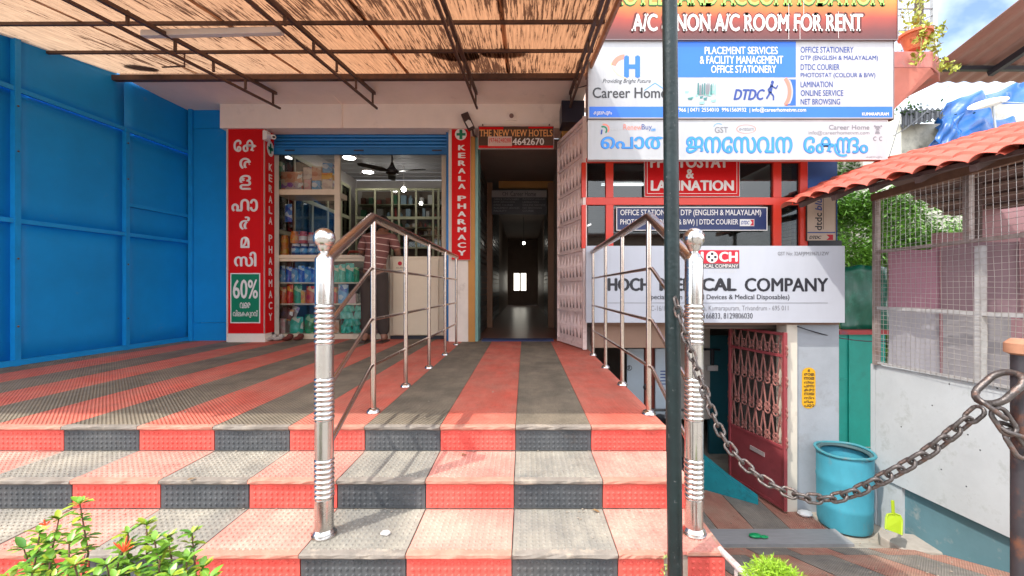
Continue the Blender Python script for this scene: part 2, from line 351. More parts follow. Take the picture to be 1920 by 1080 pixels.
whiteboard=M('white sign face',(.48,.50,.56),.5,var=.05,vs=1.2,dirt=(.5,.5,.5),da=.25,ds=2.2,dpos=.58,stretch=(3,1,.6))
whitesun=M('white flex face',(.43,.44,.46),.5,bump=.6,bs=5,var=.08,vs=2,dirt=(.52,.5,.47),da=.25,ds=3,dpos=.56,stretch=(5,1,.7))
black_ink=M('black print',(.02,.02,.028),.5,var=.05)
navy_ink=M('navy print',(.02,.055,.27),.5,var=.05)
blue_ink=M('blue print',(.02,.15,.66),.45,var=.06)
sky_ink=M('sky blue print',(.03,.27,.78),.45,var=.08)
grey_ink=M('grey print',(.2,.2,.22),.5,var=.05)
green_ink=M('green print',(.0,.18,.085),.45,var=.05)
orange_ink=M('orange print',(.78,.36,.12),.5,var=.05)
chrome=M('stainless steel',(.58,.56,.54),.22,1,var=.10,vs=14,dirt=(.42,.36,.31),da=.5,ds=16,dpos=.54,bump=.15,bs=18)
steel=M('rail steel',(.60,.50,.44),.24,1,var=.08,vs=20,dirt=(.35,.24,.18),da=.35,ds=10,dpos=.58)
blackpole=M('weathered black paint',(.008,.017,.018),.38,0,spec=.35,var=.4,vs=9,dirt=(.26,.25,.25),da=.9,ds=55,dpos=.62,bump=.6,bs=60)
chain_m=M('rusty chain steel',(.11,.095,.09),.4,.75,var=.35,vs=40,dirt=(.24,.09,.04),da=.6,ds=30,dpos=.54,bump=.5,bs=150)
truss_m=M('rusty truss steel',(.10,.055,.04),.55,.3,var=.35,vs=9,dirt=(.2,.09,.05),da=.6,ds=14)
awn=Mtrans('translucent ribbed sheet',(.46,.24,.13),(.42,.21,.11),True,fac=.5)
glass=Mglass('clear glass',(.97,.98,.98),0)
dark_glass=Mglass('tinted glass',(.34,.37,.37),.1)
red_fr=M('red window frame',(.70,.035,.012),.4,var=.07,vs=5,coat=.1)
dark_room=M('dark interior',(.075,.06,.05),.9,var=.2)
brown=M('brown beam paint',(.28,.17,.12),.8,var=.1,vs=3)
orangewall=M('orange wall paint',(.52,.24,.06),.7,var=.1,vs=4)
teal=M('teal paint',(.0,.28,.22),.5,var=.15,vs=4,dirt=(.02,.16,.14),da=.5,ds=6,dpos=.56)
skyteal=M('blue teal paint',(.01,.27,.33),.6,var=.2,vs=5,dirt=(.02,.10,.12),da=.6,ds=6)
# ================================================================ SETTING
# street and the ground behind the camera, the ramp to the basement and the yard
def floor_z(d): return -1.69 if d>=3.92 else min(-.80,-1.69+.365*(3.92-d))
g=MB(); g.box(-40,40,-60,1.02,-.95,-.80); g.box(-40,-5.2,1.02,40,-.95,-.80)
tag(g.build('street',street_m),None,None,kind='structure')
g=MB(); g.box(-5.2,.73,1.02,5.62,-1.9,-.005-.13*6)
tag(g.build('ground',conc),None,None,kind='structure')
g=MB(); g.add([(.735,3.92,-1.705),(40,3.92,-1.705),(40,60,-1.705),(.735,60,-1.705)],[(0,1,2,3)]); tag(g.build('yard',conc),None,None,kind='structure')
g=MB(); g.add([(.735,1.02,floor_z(1.02)-.015),(40,1.02,floor_z(1.02)-.015),(40,3.92,-1.705),(.735,3.92,-1.705)],[(0,1,2,3)]); ramp=struct(g.build('ramp',conc))
# mats laid on ramp and yard floor (stripes running towards the camera)
rr_m=Mmat('worn red ramp mat',(.42,.10,.07),(.50,.36,.27),.6,.02); rb_m=Mmat('worn grey ramp mat',(.12,.115,.12),(.40,.35,.29),.55,.02)
def rampq(x0,x1,d0,d1,m,lift=.0): 
    g=MB(); n=6
    g.grid(lambda a,b:(x0+(x1-x0)*b,d0+(d1-d0)*a,floor_z(d0+(d1-d0)*a)-.004+lift),n,1,(0,0,-.009)); return g.build('mat_strip',m,ramp)
# strips fan diagonally down the ramp
rows=[(1.5,2.2),(2.21,2.9),(2.91,3.48),(3.49,3.70)]
for ri,(a,b) in enumerate(rows):
    for i in range(11):
        x0=.76+i*.36+(.12 if ri==3 else 0); rampq(x0+.004,min(3.5,x0+.352),a,b,(rr_m if (i+ (0 if ri!=3 else 1))%2 else rb_m))
        if x0+.36>3.3: break
steps_root=None
# houses and trees across the street, behind the camera
for i,(x0,x1,h,c) in enumerate(((-24,-9,3.2,(.62,.54,.42)),(-8.5,1,2.6,(.66,.60,.52)),(1.5,9,3.6,(.55,.40,.32)),(9.6,24,2.8,(.60,.58,.50)))):
    t=thing('street_house',['long cream','low white','tall pinkish','wide grey'][i]+' house across the street','house',((x0+x1)/2,-15,-.8))
    MB().box(x0,x1,-20,-15,-.8,h).build('wall',M('far wall%d'%i,c,.85,var=.15,vs=1),t)
    for k in range(int((x1-x0)/2.4)): MB().box(x0+.7+k*2.4,x0+1.9+k*2.4,-15.02,-14.98,.3,1.9).build('window',M('far window',(.03,.035,.04),.2),t)
    MB().box(x0-.3,x1+.3,-20,-14.5,h,h+.15).build('roof',M('far roof',(.22,.10,.07),.8),t)
# steps and platform
NZ=[(2.10,0.0),(1.79,-.126),(1.494,-.252),(1.20,-.378),(.93,-.504)]
body=MB()
body.box(-5.0,.70,2.115,5.62,-1.9,-.014)
body.box(-5.0,.70,1.805,2.115,-1.9,-.140)
body.box(-5.0,.70,1.509,1.805,-1.9,-.266)
body.box(-5.0,.49,1.215,1.509,-1.9,-.392)
body.box(-5.0,.49,.945,1.215,-1.9,-.518)
body.box(-5.0,.49,.66,.945,-1.9,-.65)
steps=struct(body.build('steps',conc))
W0=.379
def bounds(k): return (.712-W0*(k+1),.712-W0*k)
def studs(mb,kind,w,h,pitch=.0237,hh=.0042,rb=.0075,rt=.0042):
    nx=int(w/pitch); ny=max(1,int(h/pitch)); ox=(w-nx*pitch)/2+pitch/2; oy=(h-ny*pitch)/2+pitch/2
    for i in range(nx):
        for j in range(ny):
            a=ox+i*pitch; b=oy+j*pitch; vs=[]
            for r,hgt in ((rb,0),(rt,hh)):
                for q in range(6):
                    an=q*math.pi/3; ca,sa=a+r*math.cos(an),b+r*math.sin(an)
                    vs.append((ca,-hgt,sa) if kind=='r' else (ca,sa,hgt))
            mb.add(vs,[tuple(range(6,12))]+[(q,(q+1)%6,6+(q+1)%6,6+q) for q in range(6)])
def proto_mesh(kind,w,h,th=.012):
    mb=MB()
    if kind=='r': mb.box(0,w,0,th,0,h)
    else: mb.box(0,w,0,h,-th,0)
    studs(mb,kind,w,h)
    me=bpy.data.meshes.new('mat'); me.from_pydata([tuple(v) for v in mb.v],[],mb.f); bm=bmesh.new(); bm.from_mesh(me); bmesh.ops.recalc_face_normals(bm,faces=bm.faces); bm.to_mesh(me); bm.free(); return me
cache={}
def tile(kind,x,y,z,w,h,red,key):
    k=(kind,round(w,3),round(h,3),red)
    if k not in cache:
        me=proto_mesh(kind,w,h); me.materials.append({('r',1):red_riser,('r',0):blk_riser,('t',1):red_tread,('t',0):blk_tread}[(kind,int(red))]); cache[k]=me
    o=bpy.data.objects.new('riser_mat' if kind=='r' else 'tread_mat',cache[k]); C.objects.link(o); o.parent=steps
    o.location=Vector((x,y,z))-steps.location; o.rotation_euler=(random.uniform(-.004,.004),random.uniform(-.004,.004) ,0)
    return o
for s in range(4):
    yn,zt=NZ[s]; ynext,zn=NZ[s+1]
    kmax=15
    for k in range(kmax):
        x0,x1=bounds(k); red=(k%2==0)
        if s>=2:
            if k==0: x1=.50
        w=x1-x0-.005; 
        tile('r',x0+.0025,yn+random.uniform(0,.003),zn+.004,w,zt-zn-.024,red,0)
        # tread in front of this riser (its front edge is the next nosing)
        if s>=0:
            xx1=x1
            if s==1 and k==0: xx1=.712
            tile('t',x0+.0025,ynext+.006,zn+random.uniform(0,.0015),(xx1-x0-.005),yn-ynext-.008,red,0)
# nosing lips, one per mat, slightly broken edges
for s in range(4):
    yn,zt=NZ[s]
    for k in range(15):
        x0,x1=bounds(k); red=(k%2==0)
        if s>=2 and k==0: x1=.50
        mb=MB(); n=10
        prof=[(-.012,-.001),(-.008,.001),(.02,.0025),(.02,-.018),(-.004,-.019),(-.012,-.012)]
        k0=0; vs=[]
        for i in range(n+1):
            x=x0+.002+(x1-x0-.004)*i/n
            for (dy,dz) in prof: vs.append((x,yn+dy+random.uniform(-.0025,.0025),zt+dz+random.uniform(-.0012,.0012)))
        m=len(prof); fs=[tuple(range(m)),tuple(range(n*m,n*m+m))[::-1]]
        for i in range(n):
            for j in range(m): fs.append((i*m+j,i*m+(j+1)%m,(i+1)*m+(j+1)%m,(i+1)*m+j))
        mb.add(vs,fs); mb.build('nosing_strip',lip_r if red else lip_b,steps)
# platform mats: long stripes, laid in lengths
for k in range(15):
    x0,x1=bounds(k); red=(k%2==0)
    if x1<-4.95: break
    cuts=[2.122]+([2.31+random.uniform(0,.05)] if k<4 else [])+[4.0+random.uniform(-.3,.3),5.60]
    if red and random.random()<.3: pass
    for a,b in zip(cuts[:-1],cuts[1:]):
        MB().box(x0+.0015,x1-.0015,a+.0015,b-.0015,-.012,random.uniform(0,.0012)).build('floor_mat',red_plat if red else blk_plat,steps)
# small block carrying the right post
ped=MB(); ped.box(.585,.72,1.5075,1.80,-.9,-.262); ped_o=struct(ped.build('plinth',conc))
MB().box(.582,.724,1.494,1.80,-.262,-.252).build('cap_mat',lip_r,ped_o)
me=proto_mesh('r',.128,.24); me.materials.append(red_riser); o=bpy.data.objects.new('riser_mat',me); C.objects.link(o); o.parent=ped_o; o.location=Vector((.588,1.494,-.512))-ped_o.location
# ================================================================ SHOP BUILDING
D=5.48
bld=thing('shop_building','pale pink concrete shop front with deep slab over a pharmacy and a hotel corridor','building',(-1.6,D,0))
wm=MB()
xL=PX(513,D)-.0; 
wm.box(-4.42,-3.50,5.60,5.75,0,3.0)          # wall behind blue return
wm.box(PX(428,5.30),PX(513,5.48),5.32,5.60,0,2.70)   # left pillar
wm.box(PX(845,D),PX(892,D),5.33,5.62,0,2.70)   # pillar between
wm.box(.46,.66,5.50,5.62,0,2.9)
wm.box(-3.6,PX(845,D)+.02,5.62,5.64,2.70,3.0)
wm.build('wall',creamwall,bld)
MB().box(-3.84,.72,5.26,5.64,PZ(240,5.26),3.004).build('beam',pinkwall,bld)
MB().box(-4.42,.72,4.556,6.3,3.004,3.12).build('canopy_slab',pinkwall,bld)
MB().box(-4.9,3.3,5.64,5.8,3.12,9.0).build('upper_wall',pinkwall,bld)
# soffit of shutter housing
MB().box(PX(500,5.3),PX(850,5.3),5.27,5.62,2.705,2.712).build('lintel_soffit',pinkwall,bld)
# a conduit on the slab and beam
MB().tube([P(598,150,4.7)+Vector((0,0,0)),(PX(640,5.25),5.25,2.995),(PX(641,5.25),5.25,2.70)],.008,6).build('conduit',pinkwall,bld)
# pharmacy room
room=MB(); zc=3.0
room.box(-3.75,-3.62,5.64,9.0,0,zc); room.box(-.90,-.78,5.64,9.0,0,zc); room.box(-3.75,-.78,9.0,9.1,0,zc)
room.build('room_wall',M('shop wall',(.62,.58,.55),.7,var=.05),bld)
cm=MB()
for i in range(11): cm.box(-3.62,-.90,5.66+i*.304,5.66+i*.304+.292,zc,zc+.03)
cm.build('ceiling_panels',M('ceiling panel',(.42,.42,.44),.35,var=.08),bld)
MB().box(-3.62,-.90,5.64,9.0,-.02,-.002).build('shop_floor',M('shop floor tile',(.35,.22,.15),.3,var=.1),bld)
# corridor walls, ceiling, floor
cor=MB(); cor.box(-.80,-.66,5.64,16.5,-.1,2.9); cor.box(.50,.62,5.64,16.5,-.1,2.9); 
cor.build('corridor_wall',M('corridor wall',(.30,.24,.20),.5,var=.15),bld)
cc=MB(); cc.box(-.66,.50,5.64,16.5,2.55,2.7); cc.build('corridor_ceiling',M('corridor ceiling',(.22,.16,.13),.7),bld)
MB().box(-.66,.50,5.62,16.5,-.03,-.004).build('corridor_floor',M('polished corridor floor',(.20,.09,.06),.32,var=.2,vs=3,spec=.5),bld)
MB().box(PX(935,7.3),.50,7.3,7.42,PZ(352,7.3),2.55).build('orange_beam',orangewall,bld)
MB().box(.40,.499,7.2,7.32,0,2.5).build('door_post',M('brown door post',(.25,.12,.06),.5),bld)
MB().box(-.66,-.56,7.2,7.32,0,2.5).build('door_post',M('brown door post',(.25,.12,.06),.5),bld)
e=MB(); e.box(-.66,-.45,16.2,16.3,0,2.55); e.box(.08,.5,16.2,16.3,0,2.55); e.box(-.45,.08,16.2,16.3,-.1,.52); e.box(-.45,.08,16.2,16.3,1.27,2.55); e.build('end_wall',M('corridor wall',(.1,.1,.1)),bld)
wf=MB().box(-.46,.09,16.16,16.2,.50,.56); wf.box(-.46,.09,16.16,16.2,1.23,1.29); wf.box(-.46,-.42,16.16,16.2,.56,1.23); wf.box(.05,.09,16.16,16.2,.56,1.23); wf.box(-.21,-.15,16.16,16.2,.56,1.23); wfo=wf.build('window',M('corridor window frame',(.2,.12,.08)),bld)
lw=M('daylit frosted pane',(.95,.90,.78),.5,var=.02,emit=1.5)
MB().box(-.42,-.21,16.17,16.18,.56,1.23).build('pane',lw,wfo); MB().box(-.15,.05,16.17,16.18,.56,1.23).build('pane',lw,wfo)
# orange strip left of corridor, teal jamb
MB().box(PX(881,D)+.0,PX(893,D),5.325,5.50,0,2.62).build('orange_jamb',orangewall,bld)
MB().box(PX(893,D),PX(898,D),5.36,5.66,0,2.62).build('teal_jamb',M('pale teal jamb',(.22,.42,.38),.5),bld)
# dark ribbed rolling shutter along the corridor's left side
sh=MB(); 
for i in range(26): sh.box(-.66,-.645,5.7,7.15,.02+i*.095,.02+i*.095+.075)
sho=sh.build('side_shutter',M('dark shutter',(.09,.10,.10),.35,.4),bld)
sh=MB()
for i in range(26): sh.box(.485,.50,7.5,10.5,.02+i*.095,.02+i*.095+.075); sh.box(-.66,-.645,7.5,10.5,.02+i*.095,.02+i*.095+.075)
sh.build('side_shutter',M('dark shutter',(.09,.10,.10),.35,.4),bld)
# roller shutter over the pharmacy
sm=M('blue shutter',(.012,.16,.42),.35,.2,var=.1,vs=5)
sbot=PZ(290,D); stop_=2.70
n=4
rs=MB().box(PX(511,D),PX(846,D),5.46,5.50,sbot,sbot+.085); rso=rs.build('roller_shutter',sm,bld)
for i in range(4):
    z=sbot+.089+i*.045
    MB().tube([(PX(513,D),5.485,z+.02),(PX(844,D),5.485,z+.02)],.0225,8).build('slat',sm,rso)
for u in (545,674,820): MB().box(PX(u-9,D),PX(u+9,D),5.452,5.462,sbot+.04,sbot+.056).build('handle_slot',black_ink,rso)
MB().box(PX(843,D)-.03,PX(846,D)+.012,5.40,5.50,0,2.70).build('shutter_guide',sm,bld)
MB().box(PX(513,D)-.03,PX(513,D),5.44,5.50,0,2.70).build('shutter_guide',sm,bld)
# ================================================================ BLUE GATE (left)
gt=thing('sliding_gate','tall bright blue sheet metal gate wall with welded frame tubes on the left','gate',(-4.45,4.6,0))
A=Vector((PX(370,5.59),5.59,0)); B=Vector((PX(0,3.606),3.606,0)); dirw=(B-A).normalized()
def GW(t,z,off=0): return A+dirw*t+Vector((0,0,z))+Vector((off,0,0))
Lw=(B-A).length
tt=[-.02,.62,1.34,2.09,2.9,3.7,4.6]
def topz(t): return 3.13-.10*t/ Lw*1.4
def tpos(u): # distance along the wall at image column u
    # solve (u-U0)/F = X/Y along the wall
    r=(u-U0)/F; return (r*A.y-A.x)/(dirw.x-r*dirw.y)
ts=[0,tpos(233),tpos(25),tpos(25)+1.35,tpos(25)+2.7]
for a,b in zip(ts[:-1],ts[1:]):
    a2,b2=a+.001,b-.001
    zt=PZ(258,GW(tpos(100),0).y)
    def zmid(t): return 2.44
    for (za,zb) in ((.02,1.28),(1.29,2.44),(2.46,None)):
        MB().grid(lambda p,q,za=za,zb=zb:GW(a2+(b2-a2)*p,za+((zb if zb else topz(a2+(b2-a2)*p))-za)*q,.0)+Vector((.008*math.sin(p*math.pi)*math.sin(q*math.pi)*random.uniform(.6,1.1),0,0)),8,6,(-.004,0,0)).build('sheet_panel',blue_m,gt,smooth='all')
for i,t in enumerate(ts): MB().obox(GW(t,.0,.02),GW(t,topz(t)-.0 if i!=1 else 2.46,.02),.045,.045,up=(1,0,0)).build('upright',blue_fr,gt)
for z in (1.285,2.45): MB().obox(GW(-.02,z,.022),GW(ts[-1],z,.022),.03,.04).build('rail_tube',blue_fr,gt)
MB().obox(GW(0,1.62,.022),GW(ts[1],1.62,.022),.03,.04).build('rail_tube',blue_fr,gt)
MB().obox(GW(-.02,.03,.025),GW(ts[-1],.03,.025),.04,.05).build('bottom_tube',blue_fr,gt)
for t in ts[1:3]:
    for z in (.35,.95,1.9,2.3): MB().ball(GW(t,z,.045),.009,6,(.6,1,1)).build('rivet',truss_m,gt)
for z in (1.62,1.285):
    k=MB(); k.ball(GW(.03,z,.055),.02,10); k.build('bolt',chrome,gt,smooth=True)
# blue return wall beside it
rt=thing('blue_return_panel','narrow blue painted sheet metal return between the gate and the red pharmacy sign','wall panel',(-4.1,5.45,0))
MB().box(-4.36,PX(425,5.42),5.44,5.47,PZ(605,5.44),PZ(240,5.42)).build('sheet_panel',blue_m,rt)
MB().box(-4.36,PX(412,5.42),5.44,5.47,PZ(240,5.42)+.003,3.12).build('sheet_panel',blue_m,rt)
MB().box(-4.36,PX(425,5.42),5.435,5.465,0,PZ(605,5.44)-.004).build('sheet_panel',blue_m,rt)
MB().box(-4.36,-4.31,5.405,5.435,0,3.10).build('upright',blue_fr,rt)
MB().box(-3.795,PX(428,5.3)-.002,5.31,5.44,0,2.70).build('edge_strip',creamwall,rt)
# ================================================================ PHARMACY SIGNS
ml={'front':5.30}
ds=5.295
ps=board('pharmacy_sign','tall red sign with white Malayalam letters and green 60% panel left of the shop','sign',428,242,495,625,ds,redsign,M('pale sign edge',(.6,.45,.4)),.025,.006)
cols=[("\u0d47",438,453,262,285),("\u0d15",455,482,262,285),("\u0d30",449,471,296,317),("\u0d33",449,471,328,356),("\u0d2b\u0d3e",434,484,373,397),("\u0d7c",449,471,406,431),("\u0d2e",451,468,444,465),("\u0d38\u0d3f",439,481,472,500)]
for s,u0,u1,v0,v1 in cols: put_text(ps,s,u0,u1,v0,v1,ds,white_ink,bold=.03)
flat(ps,'panel_border',prect(432,512,488,606),ds,white_ink,.001)
flat(ps,'green_panel',prect(434,514,486,604),ds,green_ink,.002)
put_text(ps,"60%",437,484,524,560,ds,white_ink,.02,depth=.004)
put_text(ps,"\u0d35\u0d46\u0d30",450,470,567,578,ds,white_ink,.02,depth=.004)
put_text(ps,"\u0d35\u0d3f\u0d32\u0d15\u0d15\u0d41\u0d31\u0d35\u0d4d",437,484,581,596,ds,white_ink,.02,depth=.004)
MB().box(PX(428,ds),PX(497,ds),5.29,5.32,0,PZ(626,ds)).build('skirting',creamwall,ps)
# side face of the same pillar: vertical KERALA PHARMACY
sd=thing('pharmacy_side_sign','narrow red sign reading KERALA PHARMACY on the inner side of the left pillar','sign',(PX(496,5.32),5.4,0))
xs_=PX(513,5.48)+.012
MB().box(xs_-.01,xs_,5.30,5.475,PZ(625,5.30),PZ(243,5.3)).build('panel',redsign,sd)
# the side panel faces +x
def side_text(s,v,h,yc,w=.075):
    zc_=PZ(v,5.39); put_text(sd,s,0,0,0,0,0,white_ink,.03,frame=((xs_,yc-w/2,zc_-h/2),(0,1,0),(0,0,1),w,h),depth=.002)
for i,c in enumerate("KERALA"): side_text(c,314+i*20,.095,5.39)
for i,c in enumerate("PHARMACY"): side_text(c,447+i*21.0,.095,5.39)
k=MB(); k.add([Vector((xs_+.002,5.39+.075*math.cos(a),PZ(279,5.39)+.10*math.sin(a))) for a in [i*math.pi/10 for i in range(20)]],[tuple(range(20))]); k.build('emblem_disc',white_ink,sd)
zc_=PZ(279,5.39)
for (hy,hz) in ((.05,.02),(.016,.065)):
    MB().box(xs_+.003,xs_+.005,5.39-hy,5.39+hy,zc_-hz,zc_+hz).build('green_cross',green_ink,sd)
# right vertical sign
ks=board('pharmacy_sign','narrow red KERALA PHARMACY sign with green cross between the shop and corridor','sign',847,237,882,487,5.30,redsign,M('pale sign edge',(.6,.45,.4)),.03,.003)
for i,c in enumerate("KERALA"): put_text(ks,c,859,873,272+i*14.5,282+i*14.5,5.30,white_ink,.04)
for i,c in enumerate("PHARMACY"): put_text(ks,c,858,874,367+i*14.6,377+i*14.6,5.30,white_ink,.04)
flat(ks,'emblem_disc',[(864+11*math.cos(i*math.pi/10),252+11*math.sin(i*math.pi/10)) for i in range(20)],5.30,white_ink)
flat(ks,'green_cross',prect(856,249.5,873,254.5),5.30,green_ink,.003); flat(ks,'green_cross',prect(861.5,243,867,261),5.30,green_ink,.0035)
# hotel sign
hs=board('hotel_sign','dark brown THE NEW VIEW HOTELS sign with red border over the corridor','sign',897,237,1038,278,5.18,M('dark brown sign face',(.07,.03,.018),.4),M('sign tin edge',(.62,.45,.42)),.03,.004)
flat(hs,'red_band',prect(898,238,944,243),5.18,redsign); flat(hs,'red_band',prect(991,237.5,1037,241),5.18,redsign); flat(hs,'red_band',prect(898,273,1037,277.5),5.18,redsign)
put_text(hs,"THE NEW VIEW HOTELS",899,1036,243,256,5.18,orange_ink,.015,True)
put_text(hs,"4642670",961,1020,259,272,5.18,white_ink,.02,True)
flat(hs,'paper_patch',prect(915,256,960,274),5.18,M('pasted paper',(.62,.42,.36),.7),.002)
put_text(hs,"(9746248288",917,958,259,270,5.18,redsign,.0,depth=.004)
for u in (905,1030): MB().box(PX(u-1,5.2),PX(u+1,5.2),5.19,5.30,PZ(236,5.2),PZ(233,5.2)).build('bracket',truss_m,hs)
# CCTV camera, floodlight, junction box, dark box
cc_=thing('security_camera','small white bullet camera above the side of the red pillar','camera',P(503,255,5.2))
MB().box(PX(495,5.25),PX(503,5.25),5.22,5.30,PZ(263,5.25),PZ(246,5.25)).build('mount',white_ink,cc_,bevel=.004)
MB().tube([P(503,256,5.26),P(513,257,5.10)],.028,14).build('housing',white_ink,cc_,smooth=True)
MB().tube([P(513.2,257,5.10),P(513.8,257.2,5.085)],.015,12).build('lens',black_ink,cc_)
fl=thing('floodlight','black framed LED floodlight tilted down beside the hotel sign','lamp',P(878,240,5.2))
q=[P(864,214,5.16),P(877,209,5.20),P(890,238,5.10),P(878,244,5.06)]
MB().prism(q,(0,.03,-.012)).build('casing',M('dark casing',(.06,.035,.03),.5),fl,bevel=.003)
q2=[P(867.5,220,5.15),P(877.5,217,5.175),P(887,236,5.105),P(879,240,5.075)]
MB().prism([p+Vector((0,-.004,-.001)) for p in q2],(0,.003,0)).build('lens',white_ink,fl)
MB().tube([P(886,242,5.13),P(888,254,5.22),P(894,256,5.22)],.012,8).build('bracket',M('dark casing',(.06,.035,.03),.5),fl)
pl=thing('ceiling_rose','small round socket on a square plate on the beam','fitting',P(959,216,5.25))
MB().box(PX(950,5.25),PX(968,5.25),5.24,5.26,PZ(226,5.25),PZ(209,5.25)).build('plate',pinkwall,pl,bevel=.003)
MB().tube([P(959,217,5.24),P(959,217,5.215)],.028,14).build('socket',M('brown socket',(.2,.1,.08)),pl)
bx=MB().box(PX(1053,4.95),PX(1096,4.95),4.95,5.25,PZ(228,4.95),PZ(188,4.95)); tag(bx.build('meter_box',M('dark navy box',(.01,.012,.03),.4),bevel=.006),'dark navy box fixed under the slab at its right end','box')
MB_=MB().box(PX(1056,5.1),PX(1093,5.1),5.27,5.6,PZ(470,5.1)*0+.0,PZ(228,5.1)); ow=MB_.build('end_pillar',orangewall,bld)
# ================================================================ COLLAPSIBLE GATE LEAF
lg=thing('lattice_gate','pale pink pressed metal gate leaf folded open beside the corridor','gate',(PX(1047,5.40),5.40,0))
ga=Vector((PX(1047,5.36),5.36,.01)); gb=Vector((PX(1096,4.62),4.62,.01)); gd=(gb-ga); 
gtop_a=PZ(268,5.36); gtop_b=PZ(221,4.62)
pk=M('pale pink gate paint',(.82,.67,.63),.55,var=.1,vs=8,dirt=(.36,.2,.17),da=.6,ds=12,dpos=.56)
def GL(s,z,off=0):
    nrm=Vector((gd.y,-gd.x,0)).normalized()
    return ga+gd*s+Vector((0,0,z))+nrm*off
def ztop(s): return gtop_a+(gtop_b-gtop_a)*s
MB().obox(GL(0,0),GL(0,ztop(0)),.03,.03,up=(1,0,0)).build('stile',pk,lg); MB().obox(GL(1,0),GL(1,ztop(1)),.05,.045,up=(1,0,0)).build('stile',pk,lg)
MB().obox(GL(0,gtop_a-.02),GL(1,gtop_b-.02),.03,.04).build('top_rail',pk,lg); MB().obox(GL(0,.03),GL(1,.03),.03,.05).build('bottom_rail',pk,lg)
nb=8; brd=[.02,.115,.21,.36,.50,.545,.66,.79,.885,1.0]
fr_=[.03,.17,.36,.40,.56,.60,.78,.97]
# pressed ornamental panel: tall pointed lozenges between bands
ps_=MB()
bands=[.03,.16,.30,.43,.57,.71,.84,.97]
backp=MB().grid(lambda p,q:GL(p,ztop(p)*(.02+.96*q),-.004),2,2,Vector((0,0,0))+Vector((gd.y,-gd.x,0)).normalized()*-.002); backp.build('backing_sheet',pk,lg)
for bi in range(len(bands)-1):
    z0,z1=bands[bi],bands[bi+1]
    MB().obox(GL(0,ztop(0)*z1,.006),GL(1,ztop(1)*z1,.006),.016,.022).build('band',pk,lg)
    for i in range(nb):
        s0=(i+.12)/nb; s1=(i+.88)/nb; sm_=(s0+s1)/2; pz=MB()
        a,b,c,d_=GL(sm_,ztop(sm_)*(z0+.012),.0),GL(s1,ztop(s1)*((z0+z1)/2),.0),GL(sm_,ztop(sm_)*(z1-.012),.0),GL(s0,ztop(s0)*((z0+z1)/2),.0)
        m_=GL(sm_,ztop(sm_)*((z0+z1)/2),.030)
        pz.add([a,b,c,d_,m_],[(0,1,4),(1,2,4),(2,3,4),(3,0,4)]); pz.build('pressed_lozenge',pk,lg)
hole=M('dark opening',(.07,.03,.025),.9)
for bi in range(len(bands)-1):
    h=MB()
    for i in range(nb+1):
        s=i/nb if 0<i<nb else (i/nb*.97+.015); z=bands[bi]+.03
        if 0<i<nb: h.add([GL(s-.014,ztop(s)*(z-.016),.003),GL(s+.014,ztop(s)*(z-.016),.003),GL(s,ztop(s)*(z+.014),.003)],[(0,1,2)])
    h.build('slots',hole,lg)
lt=MB().obox(GL(1,1.35,.0),GL(1,1.35,.0)+Vector((.07,-.03,.03)),.012,.02); lt.build('latch',chrome,lg); MB().obox(GL(1,1.08,.0),GL(1,1.06,.0)+Vector((.06,-.02,0)),.02,.03).build('latch',chrome,lg)
# doormat
tag(MB().box(PX(905,5.5),PX(1037,5.5),5.36,5.60,.001,.012).build('doormat',M('blue mat',(.04,.06,.16),.9)),'flat dark blue doormat at the corridor threshold','doormat')
# inner sign in corridor
ins=board('corridor_sign','dark Career Home service list board hanging deep in the corridor','sign',922,357,1025,402,7.15,M('dark board',(.018,.018,.03),.4),None,.02)
flat(ins,'header',prect(922,357,1025,370),7.15,M('dim header',(.35,.32,.32),.6)); put_text(ins,"Career Home",957,1005,359,368,7.15,black_ink,.01,depth=.003); put_text(ins,"CH",942,952,360,367,7.15,black_ink,.01,depth=.003)
dimw=M('dim white print',(.3,.3,.3),.6)
for i,(a,b) in enumerate([("OFFICE STATIONERY","PHOTOSTAT (COLOUR)"),("DTP (ENGLISH)","LAMINATION"),("DTDC COURIER","ONLINE SERVICE"),("PLACEMENT SERVICES","NET BROWSING"),("FACILITY","COURIER")]):
    put_text(ins,a,926,926+min(48,3*len(a)),372+i*5.4,375.4+i*5.4,7.15,dimw,0,depth=.003); put_text(ins,b,980,980+min(42,3*len(b)),372+i*5.4,375.4+i*5.4,7.15,dimw,0,depth=.003)
lmp=thing('corridor_lamp','small bare glowing bulb far down the dark corridor','lamp',P(982,456,11)); MB().ball(P(982,456,11),.035,10).build('bulb',M('bulb glow',(1,.95,.85),emit=14,var=0),lmp,smooth=True)
MB().tube([P(982,452,11),(P(982,452,11).x,11,2.55)],.006,5).build('cord',black_ink,lmp)
# ================================================================ AWNING
def az(d): return CZ+1.572+.160*d
aw=thing('awning','rusty steel truss awning roofed with orange translucent sheet littered with dark debris','awning',(-2,4.5,2.9))
x_left=-4.62; x_right=.66; dF=1.28; dB=4.56
# four sheets, overlapping a little
edges=[x_left,-3.6,-2.45,-1.3,-.2,x_right]
for i in range(5):
    x0,x1=edges[i],edges[i+1]+(.04 if i<4 else 0); n=int((x1-x0)/.0095)
    lift=.004*(i%2)
    MB().grid(lambda p,q,x0=x0,x1=x1,lift=lift:(x0+(x1-x0)*p,dF+(dB-dF)*q,az(dF+(dB-dF)*q)+.030+lift+.004*math.cos(2*math.pi*(x0+(x1-x0)*p)/.038)),n,3).build('roof_sheet',awn,aw,smooth='all')
